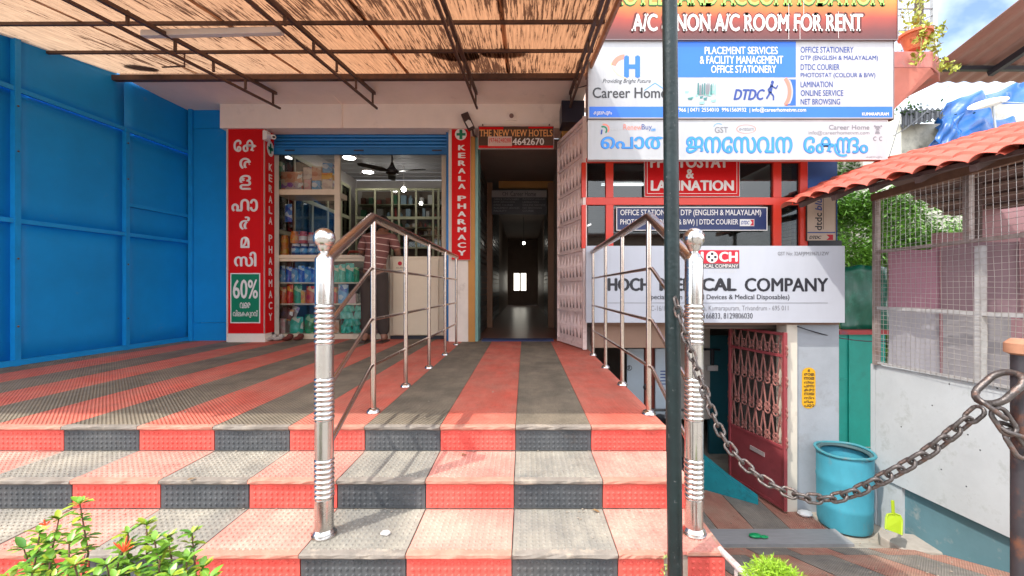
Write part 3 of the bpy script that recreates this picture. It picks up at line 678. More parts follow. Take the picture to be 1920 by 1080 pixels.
# edge flange along right side
MB().obox((x_right+.012,dF,az(dF)+.0),(x_right+.012,dB,az(dB)+.0),.022,.075).build('edge_flange',M('orange flashing',(.42,.2,.11),.6,var=.3,vs=6),aw)
for d_ in (1.32,1.8,2.3,2.8,3.37,3.94):
    MB().obox((x_left,d_,az(d_)+.008),(x_right-.02,d_-.03,az(d_)+.008),.022,.026).build('purlin',truss_m,aw)
MB().obox((x_left+.1,4.535,az(4.5)-.028),(x_right-.06,4.50,az(4.5)-.028),.055,.055).build('rear_beam',truss_m,aw)
for X in (-2.93,-1.77,-.57,.535):
    up_=MB().obox((X,dF,az(dF)-.022),(X,4.92,az(4.92)-.08),.030,.032); tr=up_.build('truss',truss_m,aw)
    MB().obox((X,dF,az(dF)-.125),(X,5.0,az(5.0)-.235),.022,.022).build('lower_chord',truss_m,tr)
    for d_ in (1.3,1.75,2.2,2.65,3.08,3.5,3.93,4.38,4.86): MB().obox((X,d_,az(d_)-.022-.05*(d_-2.9)/2),(X,d_,az(d_)-.13-.09*max(0,d_-2.9)/2),.018,.018,up=(0,1,0)).build('strut',truss_m,tr)
# leaf litter heaps lying on the sheets
lit=M('leaf litter',(.05,.018,.012),.9)
def litter(u,v,w,h,rz,lab):
    d_=(lambda vv:(1.572*F)/( (V0-vv)-.160*F))(v); c=Vector((PX(u,d_),d_,az(d_)+.045)); mb=MB(); n=26; vs=[]
    for i in range(n):
        a=2*math.pi*i/n; r=1+random.uniform(-.07,.07); x=w*math.cos(a)*r; y=h*math.sin(a)*r; vs.append((c.x+x*math.cos(rz)-y*math.sin(rz),c.y+x*math.sin(rz)+y*math.cos(rz),az(c.y+y)+.042))
    mb.prism(vs,(0,0,.012)); tag(mb.build('leaf_litter_heap',lit),lab,'debris')
litter(853,110,.24,.15,.1,'larger oval dark heap of leaf litter on the awning sheet'); litter(943,107,.22,.12,-.1,'smaller oval dark heap of leaf litter on the awning sheet, nearer the right edge')
litter(262,133,.15,.10,.3,'dark leaf heap on the awning sheet above the blue gate')
tag(MB().obox(Vector((PX(272,3.45),3.43,az(3.43)-.045)),Vector((PX(533,3.4),3.38,az(3.40)-.045)),.05,.05).build('tube_light',M('old white batten',(.66,.60,.55),.5,var=.1),bevel=.006),'unlit white tube light batten hanging under the awning','lamp')
hk=thing('dangling_wire_hook','bent wire loop with a small black plug hanging under the awning','wire',P(410,62,3.6))
MB().tube([P(398,48,3.6),P(396,60,3.6),P(406,66,3.6),P(414,66,3.6)],.004,5).build('wire',black_ink,hk); MB().ball(P(412,68,3.6),.018,8,(1.4,1,.7)).build('plug',black_ink,hk)
MB().tube([P(346,100,4.0),P(346,124,4.0),P(304,126,4.0)],.007,6).build('angle_rod',truss_m,aw)
# ================================================================ SIGN BOARDS (right)
d0=4.20
og=bpy.data.materials.new('orange fade print'); og.use_nodes=True; n_=og.node_tree.nodes; l_=og.node_tree.links; b_=n_['Principled BSDF']; b_.inputs['Roughness'].default_value=.45
t_=n_.new('ShaderNodeTexCoord'); s_=n_.new('ShaderNodeSeparateXYZ'); l_.new(t_.outputs['Object'],s_.inputs[0])
nn=n_.new('ShaderNodeTexNoise'); nn.inputs['Scale'].default_value=3; l_.new(t_.outputs['Object'],nn.inputs['Vector'])
ma=n_.new('ShaderNodeMath'); ma.operation='MULTIPLY_ADD'; ma.inputs[1].default_value=.12; l_.new(nn.outputs['Fac'],ma.inputs[0]); l_.new(s_.outputs[2],ma.inputs[2])
r_=n_.new('ShaderNodeValToRGB'); e=r_.color_ramp.elements; e[0].position=.06; e[0].color=(.09,.03,.03,1); e[1].position=.62; e[1].color=(.45,.06,.015,1)
q=e.new(.16); q.color=(.16,.035,.03,1); q=e.new(.27); q.color=(.34,.05,.03,1); q=e.new(.40); q.color=(.58,.19,.03,1); q=e.new(.47); q.color=(.66,.26,.04,1)
l_.new(ma.outputs[0],r_.inputs[0]); l_.new(r_.outputs[0],b_.inputs['Base Color'])
s1=board('rental_sign','orange and brown sign for hotel rooms, A/C and non A/C, topmost board','sign',1128,-60,1682,74,d0,og,M('grey tin edge',(.25,.2,.2),.5,.5),.08,.006)
lime=M('lime print',(.36,.62,.12),.5); sha=M('dark green outline',(.03,.08,.02),.6); shb=M('dark red outline',(.12,.02,.015),.6)
put_text(s1,"HOTELS AND ACCOMMODATION",1142,1660,-24,13,d0,sha,.05,True,depth=.001); put_text(s1,"HOTELS AND ACCOMMODATION",1144,1658,-22,10,d0,lime,.02,True,depth=.003)
put_text(s1,"A/C & NON A/C ROOM FOR RENT",1180,1622,23,62,d0,shb,.06,True,depth=.001); put_text(s1,"A/C & NON A/C ROOM FOR RENT",1184,1618,26,59,d0,white_ink,.03,True,depth=.003)
for u_,a_,b_ in ((1478,8,74),(1499,40,74),(1571,22,72),(1506,2,30)): flat(s1,'rain_streak',prect(u_,a_,u_+.8,b_),d0,white_ink,.005)
s2=board('service_sign','large white and blue Career Home services sign, middle board of the stack','sign',1103,77,1675,222,d0+.02,whitesun,M('grey tin edge',(.25,.2,.2)),.08,.005)
d=d0+.02
flat(s2,'blue_block',prect(1268,76+2,1492,145),d,blue_ink); flat(s2,'blue_band',prect(1105,200,1673,220),d,blue_ink)
put_text(s2,"H",1170,1200,104,146,d,blue_ink,.05); 
def arc(par,name,cx,cy,r0,r1,a0,a1,d,mat,dep=.0015,n=14,sx=1,sy=1):
    pts=[(cx+sx*r1*math.cos(R(a0+(a1-a0)*i/n)),cy-sy*r1*math.sin(R(a0+(a1-a0)*i/n))) for i in range(n+1)]+[(cx+sx*r0*math.cos(R(a1+(a0-a1)*i/n)),cy-sy*r0*math.sin(R(a1+(a0-a1)*i/n))) for i in range(n+1)]
    mb=MB(); N=n+1; v=[P(u,w,d)+Vector((0,-dep,0)) for u,w in pts]; mb.add(v,[(i,i+1,2*N-2-i,2*N-1-i) for i in range(n)]); return mb.build(name,mat,par)
coral=M('coral print',(.78,.22,.16),.5); yel=M('pale yellow print',(.82,.66,.35),.5)
arc(s2,'logo_arc',1171,128,17,26,90,165,d,coral); arc(s2,'logo_arc',1180,112,34,36,185,262,d,yel)
put_text(s2,"Providing Bright Future",1130,1220,148,158,d,black_ink,0,False,.3)
put_text(s2,"Career Home",1111,1250,164,184,d,M('charcoal print',(.04,.04,.045)),.015)
for (a,b) in (((1208,169),(1228,155)),((1228,155),(1249,169))): flat(s2,'roof_line',[a,b,(b[0],b[1]+1.6),(a[0],a[1]+1.6)],d,sky_ink)
put_text(s2,"PLACEMENT SERVICES",1321,1458,88,102,d,white_ink,.015,depth=.003); put_text(s2,"& FACILITY MANAGEMENT",1312,1468,105,120,d,white_ink,.015,depth=.003); put_text(s2,"OFFICE STATIONERY",1333,1455,123,137,d,white_ink,.015,depth=.003)
for i,(t,w) in enumerate([("OFFICE STATIONERY",1600),("DTP (ENGLISH & MALAYALAM)",1646),("DTDC COURIER",1574),("PHOTOSTAT (COLOUR & B/W)",1641),("LAMINATION",1561),("ONLINE SERVICE",1581),("NET BROWSING",1575)]):
    put_text(s2,t,1501,w,88+i*16.2,99+i*16.2,d,navy_ink,.008)
# courier strip
put_text(s2,"DTDC",1375,1434,167,188,d,navy_ink,.04,shear=.3)
mn=MB(); 
def limb(a,b,w): 
    A_=P(*a,d)+Vector((0,-.003,0)); B_=P(*b,d)+Vector((0,-.003,0)); mn.obox(A_,B_,w*d/F,.002,up=(0,1,0))
for a,b,w in (((1447,158),(1444,174),5),((1444,173),(1437,185),3),((1444,173),(1450,180),3),((1450,180),(1450,188),2.5),((1446,161),(1455,166),2.2),((1455,166),(1458,160),2),((1446,161),(1440,168),2.2),((1440,168),(1442,174),2)): limb(a,b,w)
mn.add([P(1448+3*math.cos(i*.63),154.5+3.6*math.sin(i*.63),d)+Vector((0,-.003,0)) for i in range(10)],[tuple(range(10))])
mn.build('runner_emblem',navy_ink,s2)
arc(s2,'swoosh',1440,172,37,44,-38,38,d,coral); flat(s2,'courier_block',[(1476,149)]+[(1440+47*math.cos(R(a)),172-47*math.sin(R(a))) for a in range(28,-36,-8)]+[(1470,198),(1492,198),(1492,149)],d,M('deep blue print',(.02,.12,.42)))
put_text(s2,"Delivering Value",1405,1455,190,195,d,M('pale grey print',(.55,.55,.55)),0,shear=.2)
pst=M('pale green print',(.25,.52,.46)); psd=M('dark green print',(.06,.2,.2))
for i in range(16):
    u=random.uniform(1275,1335); v=random.uniform(170,192); w=random.uniform(4,11); h=random.uniform(2,5); flat(s2,'stationery_picture',[(u,v),(u+w,v-random.uniform(0,3)),(u+w*.8,v+h),(u+w*.1,v+h)],d,random.choice((pst,pst,psd,M('pale print',(.6,.72,.7)))),.0015+i*.0002)
for i in range(9):
    u=1308+i*4; flat(s2,'stationery_picture',[(u,156+random.uniform(-2,6)),(u+2,156+random.uniform(-2,6)),(u+1+random.uniform(-3,3),178),(u-1,178)],d,random.choice((psd,pst,grey_ink)),.005+i*.0002)
put_text(s2,"7966 | 0471 2554010  9961560932  | info@careerhometvm.com",1268,1511,202,212,d,white_ink,.01,depth=.003)
put_text(s2,"KUMARAPURAM",1616,1666,211,217,d,white_ink,.02,depth=.003); put_text(s2,"\u0d15\u0d41\u0d2e\u0d3e\u0d30\u0d2a\u0d41\u0d30\u0d02",1113,1147,209,217,d,white_ink,.01,depth=.003)
MB().obox(P(1103,222.5+1.5,d+.03),P(1672,223+1.5,d+.03),.05,.02).build('support_angle',M('brown angle',(.12,.06,.05)),s2)
s3=board('malayalam_sign','white board with big sky blue Malayalam words, lowest board of the stack','sign',1103,226,1663,299,d0,whitesun,M('white tin edge',(.6,.6,.6)),.06,.003)
d=d0
ol=M('navy outline print',(.03,.12,.42))
for bo,ma_,dp,ex in ((.028,ol,.001,1),(.014,sky_ink,.003,0)):
    put_text(s3,"\u0d46\u0d2a\u0d3e\u0d24\u0d41",1127-ex,1262+ex,257-ex,287+ex*1.2,d,ma_,bo,depth=dp)
    put_text(s3,"\u0d1c\u0d28\u0d47\u0d38\u0d35\u0d28",1287-ex,1485+ex,257-ex,287+ex,d,ma_,bo,depth=dp)
    put_text(s3,"\u0d47",1507-ex,1527+ex,257-ex,287+ex,d,ma_,bo,depth=dp); put_text(s3,"\u0d15",1530-ex,1566+ex,257-ex,287+ex,d,ma_,bo,depth=dp)
    put_text(s3,"\u0d28",1569-ex,1593+ex,258-ex,287+ex,d,ma_,bo,depth=dp+.0004); put_text(s3,"\u0d26",1589-ex,1610+ex,258-ex,287+ex,d,ma_,bo,depth=dp+.0006)
    put_text(s3,"\u0d02",1612-ex,1627+ex,272-ex,287+ex,d,ma_,bo,depth=dp)
arc(s3,'conjunct_hook',1580,277,13,17,150,300,d,sky_ink,.004)
arc(s3,'logo_arc',1133,242,7,10,-40,110,d,coral); arc(s3,'logo_arc',1131,244,5,8,-50,120,d,green_ink,.002); flat(s3,'logo_stroke',[(1127,243),(1130,243),(1129,252),(1126,252)],d,navy_ink)
put_text(s3,"DIGITAL SEVA",1144,1166,241,244,d,M('pale grey print',(.55,.55,.55)),0)
put_text(s3,"Renew",1169,1203,233,244,d,coral,0); put_text(s3,"Buy",1203,1222,233,246,d,navy_ink,0); put_text(s3,".com",1220,1229,241,246,d,sky_ink,.02)
put_text(s3,"GST",1340,1365,238,249,d,grey_ink,.01); arc(s3,'logo_arc',1347,241,9,10,50,160,d,sky_ink)
arc(s3,'logo_ring',1399,242,17,18.5,0,360,d,coral,.0015,30,1,.45); put_text(s3,"e-return",1386,1413,239,245,d,grey_ink,0,shear=.2)
put_text(s3,"Career Home",1554,1630,234,243,d,grey_ink,.01); put_text(s3,"info@careerhometvm.com",1516,1630,245,254,d,grey_ink,0)
for i,(u,v,w,h) in enumerate([(1640,236,11,5),(1642,241,7,4),(1640,246,10,5),(1638,235,4,3),(1650,235,4,3)]): flat(s3,'emblem',[(u,v+h),(u+w*.2,v),(u+w*.8,v),(u+w,v+h)],d,grey_ink,.0015+i*.0003)
put_text(s3,"C",1637,1643,256,264,d,grey_ink,.02); put_text(s3,"C",1648,1654,256,264,d,grey_ink,.02)
put_text(s3,"\u0d15\u0d41\u0d2e\u0d3e\u0d30\u0d2a\u0d41\u0d30\u0d02",1624,1654,293,297,d,grey_ink,0)
# HOCH
s4=board('medical_company_sign','wide white HOCH MEDICAL COMPANY sign with red logo under the office windows','sign',1099,461,1584,605,4.35,whiteboard,None,.05)
d=4.35
put_text(s4,"HOCH",1139,1219,521,546,d,black_ink,.05); put_text(s4,"MEDICAL",1236,1381,521,546,d,black_ink,.05); put_text(s4,"COMPANY",1396,1553,521,547,d,black_ink,.03)
put_text(s4,"(Specialized in Medical Devices & Medical Disposables)",1211,1480,552,564,d,black_ink,.012)
flat(s4,'rule_line',prect(1139,567.5,1552,568.6),d,grey_ink)
put_text(s4,"TC-16/15",1214,1252,573,583,d,grey_ink,0); put_text(s4,"a, Kumarapuram, Trivandrum - 695 011",1319,1478,573,585,d,grey_ink,0); put_text(s4,"166833, 8129806030",1320,1411,587,599,d,black_ink,.005)
flat(s4,'logo_block',prect(1300,469,1386,494),d,M('logo red',(.5,.01,.03))); flat(s4,'logo_band',prect(1300,494,1386,503.5),d,M('logo grey',(.09,.09,.1)))
put_text(s4,"H",1301,1319,472,491,d,white_ink,.04,depth=.003); put_text(s4,"CH",1348,1383,472,491,d,white_ink,.04,depth=.003); put_text(s4,"MEDICAL COMPANY",1302,1384,495.5,502,d,white_ink,.01,depth=.003)
flat(s4,'logo_disc',[(1335+11*math.cos(i*math.pi/10),482+11*math.sin(i*math.pi/10)) for i in range(20)],d,white_ink,.003)
for a,b in ((0,-6),(0,6),(-6,0),(6,0)): flat(s4,'logo_cross',prect(1335+a-2.3,482+b-2.3,1335+a+2.3,482+b+2.3),d,black_ink,.004)
put_text(s4,"ENTERPRISES",1328,1381,507,511,d,M('pale grey print',(.55,.55,.55)),0)
put_text(s4,"GST No: 32AFJPM5967L1ZW",1458,1554,472,481,d,grey_ink,.012)
# ================================================================ OFFICE BUILDING (right)
DO=4.62
ob=thing('office_building','office block with red framed windows above an open basement passage','building',(2.0,DO,-1.8))
bw=MB(); bw.box(.70,3.46,DO+.05,DO+.2,PZ(300,DO),9.0); bw.build('upper_wall',creamwall,ob)
bl=MB(); bl.box(PX(1511,DO),PX(1570,DO),DO,DO+.25,PZ(470,DO),PZ(280,DO)); bl.build('blue_wall',M('royal blue wall',(.01,.085,.33),.5),ob)
MB().box(PX(1570,DO)-.12,PX(1570,DO),DO+.25,DO+4,-1.8,6).build('side_wall',creamwall,ob)
wz=[PZ(462,DO),PZ(384,DO),PZ(370,DO),PZ(300,DO)]
ux=[1098,1136,1149,1448,1462,1497,1511]
def wbar(u0,v0,u1,v1,par=ob,dd=0): return MB().box(PX(u0,DO),PX(u1,DO),DO-.03-dd,DO+.03,PZ(v1,DO),PZ(v0,DO)).build('window_frame',red_fr,par,bevel=.003)
wbar(1098,298,1511,306); wbar(1098,371,1511,385)
for u0,u1 in ((1090,1098),(1135,1149),(1447,1462),(1497,1511)): wbar(u0,306,u1,371,dd=.002); wbar(u0,385,u1,466,dd=.002)
for (u0,u1) in ((1098,1135),(1149,1447),(1462,1497)):
    for v0,v1 in ((306,371),(385,466)):
        MB().box(PX(u0,DO),PX(u1,DO),DO+.0,DO+.006,PZ(v1,DO),PZ(v0,DO)).build('pane',dark_glass,ob)
blind=M('window blind',(.30,.32,.31),.7)
for u0,u1,v0,v1 in ((1098,1135,308,370),(1098,1135,386,460),(1462,1497,308,370),(1462,1497,386,460)):
    b=MB(); 
    nb_=int((v1-v0)/3.4)
    for i in range(nb_): 
        z=PZ(v0+3.4*i,DO+.08); b.obox((PX(u0,DO)+.005,DO+.08,z),(PX(u1,DO)+.02,DO+.08,z),.016,.004)
    b.build('blind',blind,ob)
io=MB(); io.box(.70,3.3,8.0,8.1,.2,2.4); io.box(.70,3.3,DO+.25,8.0,2.35,2.4); io.box(.70,3.3,DO+.05,8.0,.25,.33); io.box(.66,.70,DO,8.0,.2,2.4); io.build('office_room',M('office inside',(.16,.14,.13),.8,var=.15),ob)
for a,b in (((1.1,6.0),(2.0,6.0)),((2.3,6.0),(2.9,6.05))):
    t=thing('ceiling_tube_light','lit tube light inside the office, '+('left one' if a[0]<2 else 'right one'),'lamp',(a[0],a[1],2.2))
    MB().tube([(a[0],a[1],2.17),(b[0],b[1],2.17)],.018,8).build('tube',M('tube glow',(1,1,1),var=0,emit=5),t); MB().box(a[0],b[0],5.98,6.04,2.2,2.35).build('batten',white_ink,t)
# pieces in the office
for i,(x,z,w,h,c) in enumerate([(1.65,.62,.35,.28,(.12,.3,.32)),(2.05,.62,.3,.25,(.05,.2,.4)),(1.2,.6,.25,.35,(.4,.4,.38))]):
    tag(MB().box(x,x+w,5.3,5.6,z-.28,z-.28+h).build('office_box',M('office box%d'%i,c),bevel=.01),['teal','blue','pale grey'][i]+' box standing inside the office behind the glass','box')
# signs on glass
s5=board('photostat_sign','red PHOTOSTAT & LAMINATION sign hung in the office window','sign',1209,288,1386,368,DO-.05,redsign,white_ink,.02,.004)
d=DO-.05
put_text(s5,"PHOTOSTAT",1219,1366,292,315,d,white_ink,.04); put_text(s5,"&",1286,1301,317,335,d,white_ink,.04); put_text(s5,"LAMINATION",1220,1376,338,358,d,white_ink,.04)
for r_q in (prect(1213,362.5,1382,363.5),prect(1213,290,1214,363.5),prect(1381,290,1382,363.5)): flat(s5,'border_line',r_q,d,white_ink)
s6=board('services_sign','navy blue office stationery and courier sign below the red window rail','sign',1157,390,1437,431,DO-.05,M('navy sign face',(.008,.02,.10),.4),white_ink,.02,.008)
put_text(s6,"OFFICE STATIONERY | DTP (ENGLISH & MALAYALAM)",1163,1427,393,407,d,white_ink,.01); put_text(s6,"PHOTOSTAT (COLOUR & B/W) | DTDC COURIER",1163,1384,411,424,d,white_ink,.01)
flat(s6,'courier_patch',prect(1387,411,1414,424),d,white_ink,.002); put_text(s6,"DTDC",1389,1405,414,421,d,navy_ink,.03,shear=.3,depth=.004); flat(s6,'courier_mark',[(1406,412),(1410,417.5),(1406,423),(1413,423),(1413,412)],d,M('logo red',(.5,.01,.03)),.004)
s7=board('courier_sign','tall cream courier sign with sideways dtdc blue lettering on the blue wall','sign',1513,370,1567,451,DO-.05,M('cream sign face',(.55,.42,.34),.5),M('dark sign edge',(.03,.03,.03)),.03,.004)
put_text(s7,"dtdc",1528,1541,399,432,d,black_ink,.02,rot=True); put_text(s7,"blue",1528,1541,362,395,d,navy_ink,.02,shear=.2,rot=True)
flat(s7,'rule_line',prect(1543,372,1544,430),d,black_ink); flat(s7,'rule_line',prect(1514,435,1566,437),d,navy_ink); put_text(s7,"DTDC",1517,1540,442,448,d,black_ink,.04,shear=.3)
flat(s7,'courier_mark',[(1549,440),(1555,445),(1549,450),(1562,450),(1562,440)],d,M('logo red',(.5,.01,.03)))
MB().box(PX(1511,DO),PX(1572,DO),DO-.05,DO-.01,PZ(464,DO),PZ(452,DO)).build('plinth_strip',black_ink,ob)
# basement level: beam, pillar, walls
MB().box(.74,1.66,4.50,4.75,PZ(652,4.5),.33).build('beam',brown,ob)
MB().box(.74,3.33,4.42,5.0,.30,.34).build('deck',brown,ob)
MB().box(PX(1475,4.44),PX(1495,4.44),4.44,4.62,-1.8,.30).build('pillar',M('cream pillar',(.72,.66,.56),.7,var=.08,vs=3,dirt=(.4,.33,.26),da=.4,ds=5,dpos=.58),ob)
MB().box(PX(1495,4.44)+.002,PX(1573,4.46),4.46,4.62,-1.8,.30).build('grey_wall',M('grey blue wall',(.36,.39,.43),.8,var=.12,vs=3,dirt=(.25,.25,.25),da=.5,ds=4,dpos=.55,bump=.3),ob)
bs=MB(); bs.box(.74,3.4,8.6,8.7,-1.8,.3); bs.box(.70,.75,4.7,8.6,-1.8,.3); bs.box(.74,3.4,4.8,8.6,.22,.3); bs.box(3.25,3.4,4.75,8.6,-1.8,.3); bs.build('basement_wall',M('basement wall',(.30,.26,.24),.9,var=.2,vs=2),ob)
bw2=MB().box(2.15,2.66,6.0,6.1,-1.8+.6,.26); bw2.box(1.98,2.15,6.0,6.05,-.2,.26); bw2.build('inner_wall',M('pale inner wall',(.60,.54,.48),.8),ob)
MB().box(2.66,2.95,6.02,6.08,-1.8,.0).build('inner_door',M('dark teal door',(.01,.10,.13),.5),ob)
sb=thing('switch_box','small white switch box on a black pipe inside the passage','switch',P(1336,690,5.98)); MB().box(PX(1326,5.95),PX(1345,5.95),5.93,5.98,PZ(695,5.95),PZ(685,5.95)).build('box',white_ink,sb); MB().tube([P(1336,685,5.96),P(1336,655,5.96),P(1320,655,5.96)],.02,6).build('pipe',black_ink,sb)
MB().tube([P(1336,655,5.96),P(1350,656,5.96)],.015,6).build('pipe',black_ink,sb)
# teal cheek wall and passage mats
tw=MB(); tw.prism([(1.95,5.05,-1.7),(2.56,4.58,-1.7),(2.56,4.58,-1.63),(PX(1368,4.76),4.76,-1.49),(1.95,5.05,-1.19)],(.05,.10,0))
tag(tw.build('cheek_wall',skyteal),'low sloping teal painted cheek wall inside the basement passage','wall')
for i in range(4):
    x0=1.55+i*.36; o=MB().box(x0,x0+.352,4.10,5.3,-1.702,-1.69).build('passage_mat',rr_m if i%2 else rb_m,ramp)
o=MB().box(1.55,3.0,3.80,4.04,-1.80,-1.64).build('threshold_grate',M('grey threshold',(.26,.26,.27),.6,var=.15,vs=8,stretch=(1,12,1)),ramp)
# basement posters and motorbike
for i,(u0,u1) in enumerate(((1176,1207),(1229,1262))):
    t=board('notice_board',['white notice board with a ring mark seen under the railing, left one','white notice board with small dark lines seen under the railing, right one'][i],'board',u0,654,u1,800,5.3,M('pale notice board',(.50,.60,.68),.5,var=.08),None,.03,group='notice boards in the basement')
    if i==0: arc(t,'ring_mark',1180+0,690,4,5,0,360,5.3,black_ink,.002,20); put_text(t,"R",1178,1182.5,686,694,5.3,black_ink,.02)
    else:
        for j in range(5): flat(t,'print_line',prect(1238,695+j*6,1256,697+j*6),5.3,navy_ink)
MB().box(PX(1207,5.4),PX(1229,5.4),5.35,5.45,-1.8,.2).build('basement_post',M('red brown post',(.25,.05,.03),.6),ob)
mbk=thing('motorbike','dark motorbike parked in the basement, handlebar and mirror visible past the platform','motorbike',(1.75,5.0,-1.8))
bm_=M('dark bike plastic',(.015,.015,.018),.3)
for y,nm in ((4.75,'wheel'),(5.9,'wheel')):
    w_=MB(); w_.tube([(1.75,y+.27*math.cos(a),-1.52+.27*math.sin(a)) for a in [i*math.pi/8 for i in range(17)]],.045,8,cap=False); w_.build(nm,bm_,mbk)
MB().tube([(1.75,4.75,-1.52),(1.75,4.95,-1.0),(1.75,5.05,-.80)],.03,8).build('fork',chrome,mbk)
MB().tube([(1.40,5.1,-.72),(1.55,5.02,-.78),(1.95,5.02,-.78),(2.1,5.1,-.72)],.016,8).build('handlebar',bm_,mbk)
MB().ball((1.72,5.3,-1.05),.2,12,(.8,1.3,.7)).build('tank',bm_,mbk,smooth=True); MB().ball((1.72,5.75,-1.05),.2,12,(.8,1.6,.4)).build('seat',bm_,mbk,smooth=True); MB().box(1.62,1.84,5.1,5.6,-1.55,-1.2).build('engine',bm_,mbk,bevel=.03)
MB().ball((1.75,4.93,-.83),.1,12,(1,.8,1)).build('headlight',chrome,mbk,smooth=True)
for x in (1.5,2.0): m_=MB().tube([(x,5.03,-.78),(x-.03,5.0,-.56)],.006,6); m_.ball((x-.03,5.0,-.5),.055,10,(1,.3,.8)); m_.build('mirror',bm_,mbk)
# red grille gate
rg=thing('grille_gate','maroon metal gate with scrollwork grille standing open in the basement passage','gate',(2.74,4.41,-1.69))
ra=Vector((2.55,5.18,0)); rb_=Vector((2.742,4.405,0)); rd=rb_-ra
maroon=M('maroon gate paint',(.33,.06,.07),.45,var=.15,vs=6,dirt=(.2,.05,.05),da=.4,ds=9)
maroon_d=M('brown gate bars',(.36,.15,.13),.5,var=.2,vs=10)
def RG(s,z,off=0):
    nrm=Vector((rd.y,-rd.x,0)).normalized(); return ra+rd*s+Vector((0,0,z))+nrm*off
zb_,zm_,zt_=-1.66,-1.0,.22
for s in (0,1): MB().obox(RG(s,zb_),RG(s,zt_),.035,.035,up=(1,0,0)).build('stile',maroon,rg)
for z in (zb_+.02,zm_,-.03,zt_-.02): MB().obox(RG(0,z),RG(1,z),.03,.03).build('cross_rail',maroon,rg)
MB().grid(lambda p,q:RG(.02+.96*p,zb_+.03+(zm_-zb_-.04)*q,.0),1,1,Vector((rd.y,-rd.x,0)).normalized()*.004).build('lower_panel',maroon,rg)
MB().obox(RG(.42,-1.16,.012),RG(.68,-1.17,.012),.012,.045).build('name_plate',M('pale plate',(.5,.42,.4)),rg)
for row,(z0,z1) in enumerate(((zm_+.03,-.69),(-.66,-.36),(-.33,-.05),(-.0,.18))):
    nn_=7
    for i in range(nn_):
        s0=(i+.0)/nn_; s1=(i+1)/nn_
        MB().obox(RG(s0+.01,z0),RG((s0+s1)/2,z1),.012,.012).build('bar',maroon_d,rg); MB().obox(RG(s1-.01,z0),RG((s0+s1)/2,z1),.012,.012).build('bar',maroon_d,rg)
    sc_=MB()
    for i in range(nn_+1):
        for zc2 in (z0+.05,z0-.0):
            sc_.tube([RG(i/nn_,0)+Vector((0,0,zc2))+rd.normalized()*.036*math.cos(a)+Vector((0,0,.036*math.sin(a))) for a in [j*math.pi/4 for j in range(9)]],.008,5,cap=False)
    sc_.build('scrollwork',maroon_d,rg)
# yellow wall notice
yn=thing('wall_notice','orange yellow rounded notice with dark handwriting on the grey wall','notice',P(1516,765,4.455)); 
pts=[]
for i in range(24):
    a=2*math.pi*i/24; c,s=math.cos(a),math.sin(a); pts.append((1516+13*c,(700 if s<0 else 755)+11*s))
flat(yn,'paint_patch',pts,4.46,M('yellow patch paint',(.75,.40,.01),.7,var=.1),.003)
mlt=["\u0d12","\u0d30\u0d3e\u0d2e","\u0d28\u0d3e\u0d2e","\u0d35\u0d4d\u0d2f","\u0d2a\u0d30\u0d38","\u0d15\u0d30\u0d3e","\u0d28\u0d3e\u0d2f","\u0d38\u0d4d\u0d31","\u0d30\u0d3f\u0d15","\u0d2a\u0d4b"]
for i,t in enumerate(mlt): put_text(yn,t,1514 if i==0 else 1507,1518 if i==0 else 1526,692+i*7.3,697+i*7.3,4.46,black_ink,.02,depth=.005)
# ================================================================ YARD: teal door, tarp, drum, scoop, block
td=thing('teal_door','bright teal sheet metal door behind the blue drum','door',(PX(1607,5.0),5.0,-1.8))
MB().box(PX(1573,5.0),PX(1660,5.0),5.0,5.03,PZ(838,5.0),PZ(627,5.0)).build('upper_panel',teal,td); MB().box(PX(1573,5.0),PX(1660,5.0),4.995,5.03,-1.8,PZ(841,5.0)).build('lower_panel',teal,td)
MB().box(PX(1590,5.0),PX(1592.5,5.0),4.985,5.0,PZ(838,5.0),PZ(627,5.0)).build('edge_rib',teal,td); MB().box(PX(1573,5.0),PX(1588,5.0),4.99,5.0,PZ(713,5.0),PZ(710,5.0)).build('hasp',teal,td)
MB().box(PX(1572,4.95),PX(1665,4.95),4.93,5.06,PZ(627,4.95),PZ(619,4.95)).build('red_ledge',M('red ledge',(.35,.03,.03),.6,dirt=(.1,.1,.15),da=.6),td)
def wavy(name,lab,cat,q,mat,amp=.06,n=24,seed=1,th=(0,.01,0)):
    rnd=random.Random(seed); ph=[rnd.uniform(0,6) for _ in range(6)]
    a,b,c,d_=[Vector(x) for x in q]
    def fn(p,r):
        base=a.lerp(b,p).lerp(d_.lerp(c,p),r); w=math.sin(7*p+ph[0]+3*r)*.5+math.sin(15*p+ph[1]-8*r)*.3+math.sin(9*r+ph[2]+4*p)*.4+math.sin(29*p+11*r+ph[3])*.15
        return base+Vector((0,-amp*w,amp*.5*w*(r)))
    m=MB().grid(fn,n,n//2,th); return tag(m.build(name,mat,smooth='all'),lab,cat)
wavy('green_tarp','dark green tarpaulin sheet hanging above the teal door','tarpaulin',[P(1575,622,5.05),P(1665,618,5.05),P(1665,500,5.1),P(1568,498,5.1)],M('green tarp',(.0,.11,.065),.35,var=.3,vs=5,dirt=(.05,.28,.2),da=.5,ds=5),.03,20,3)
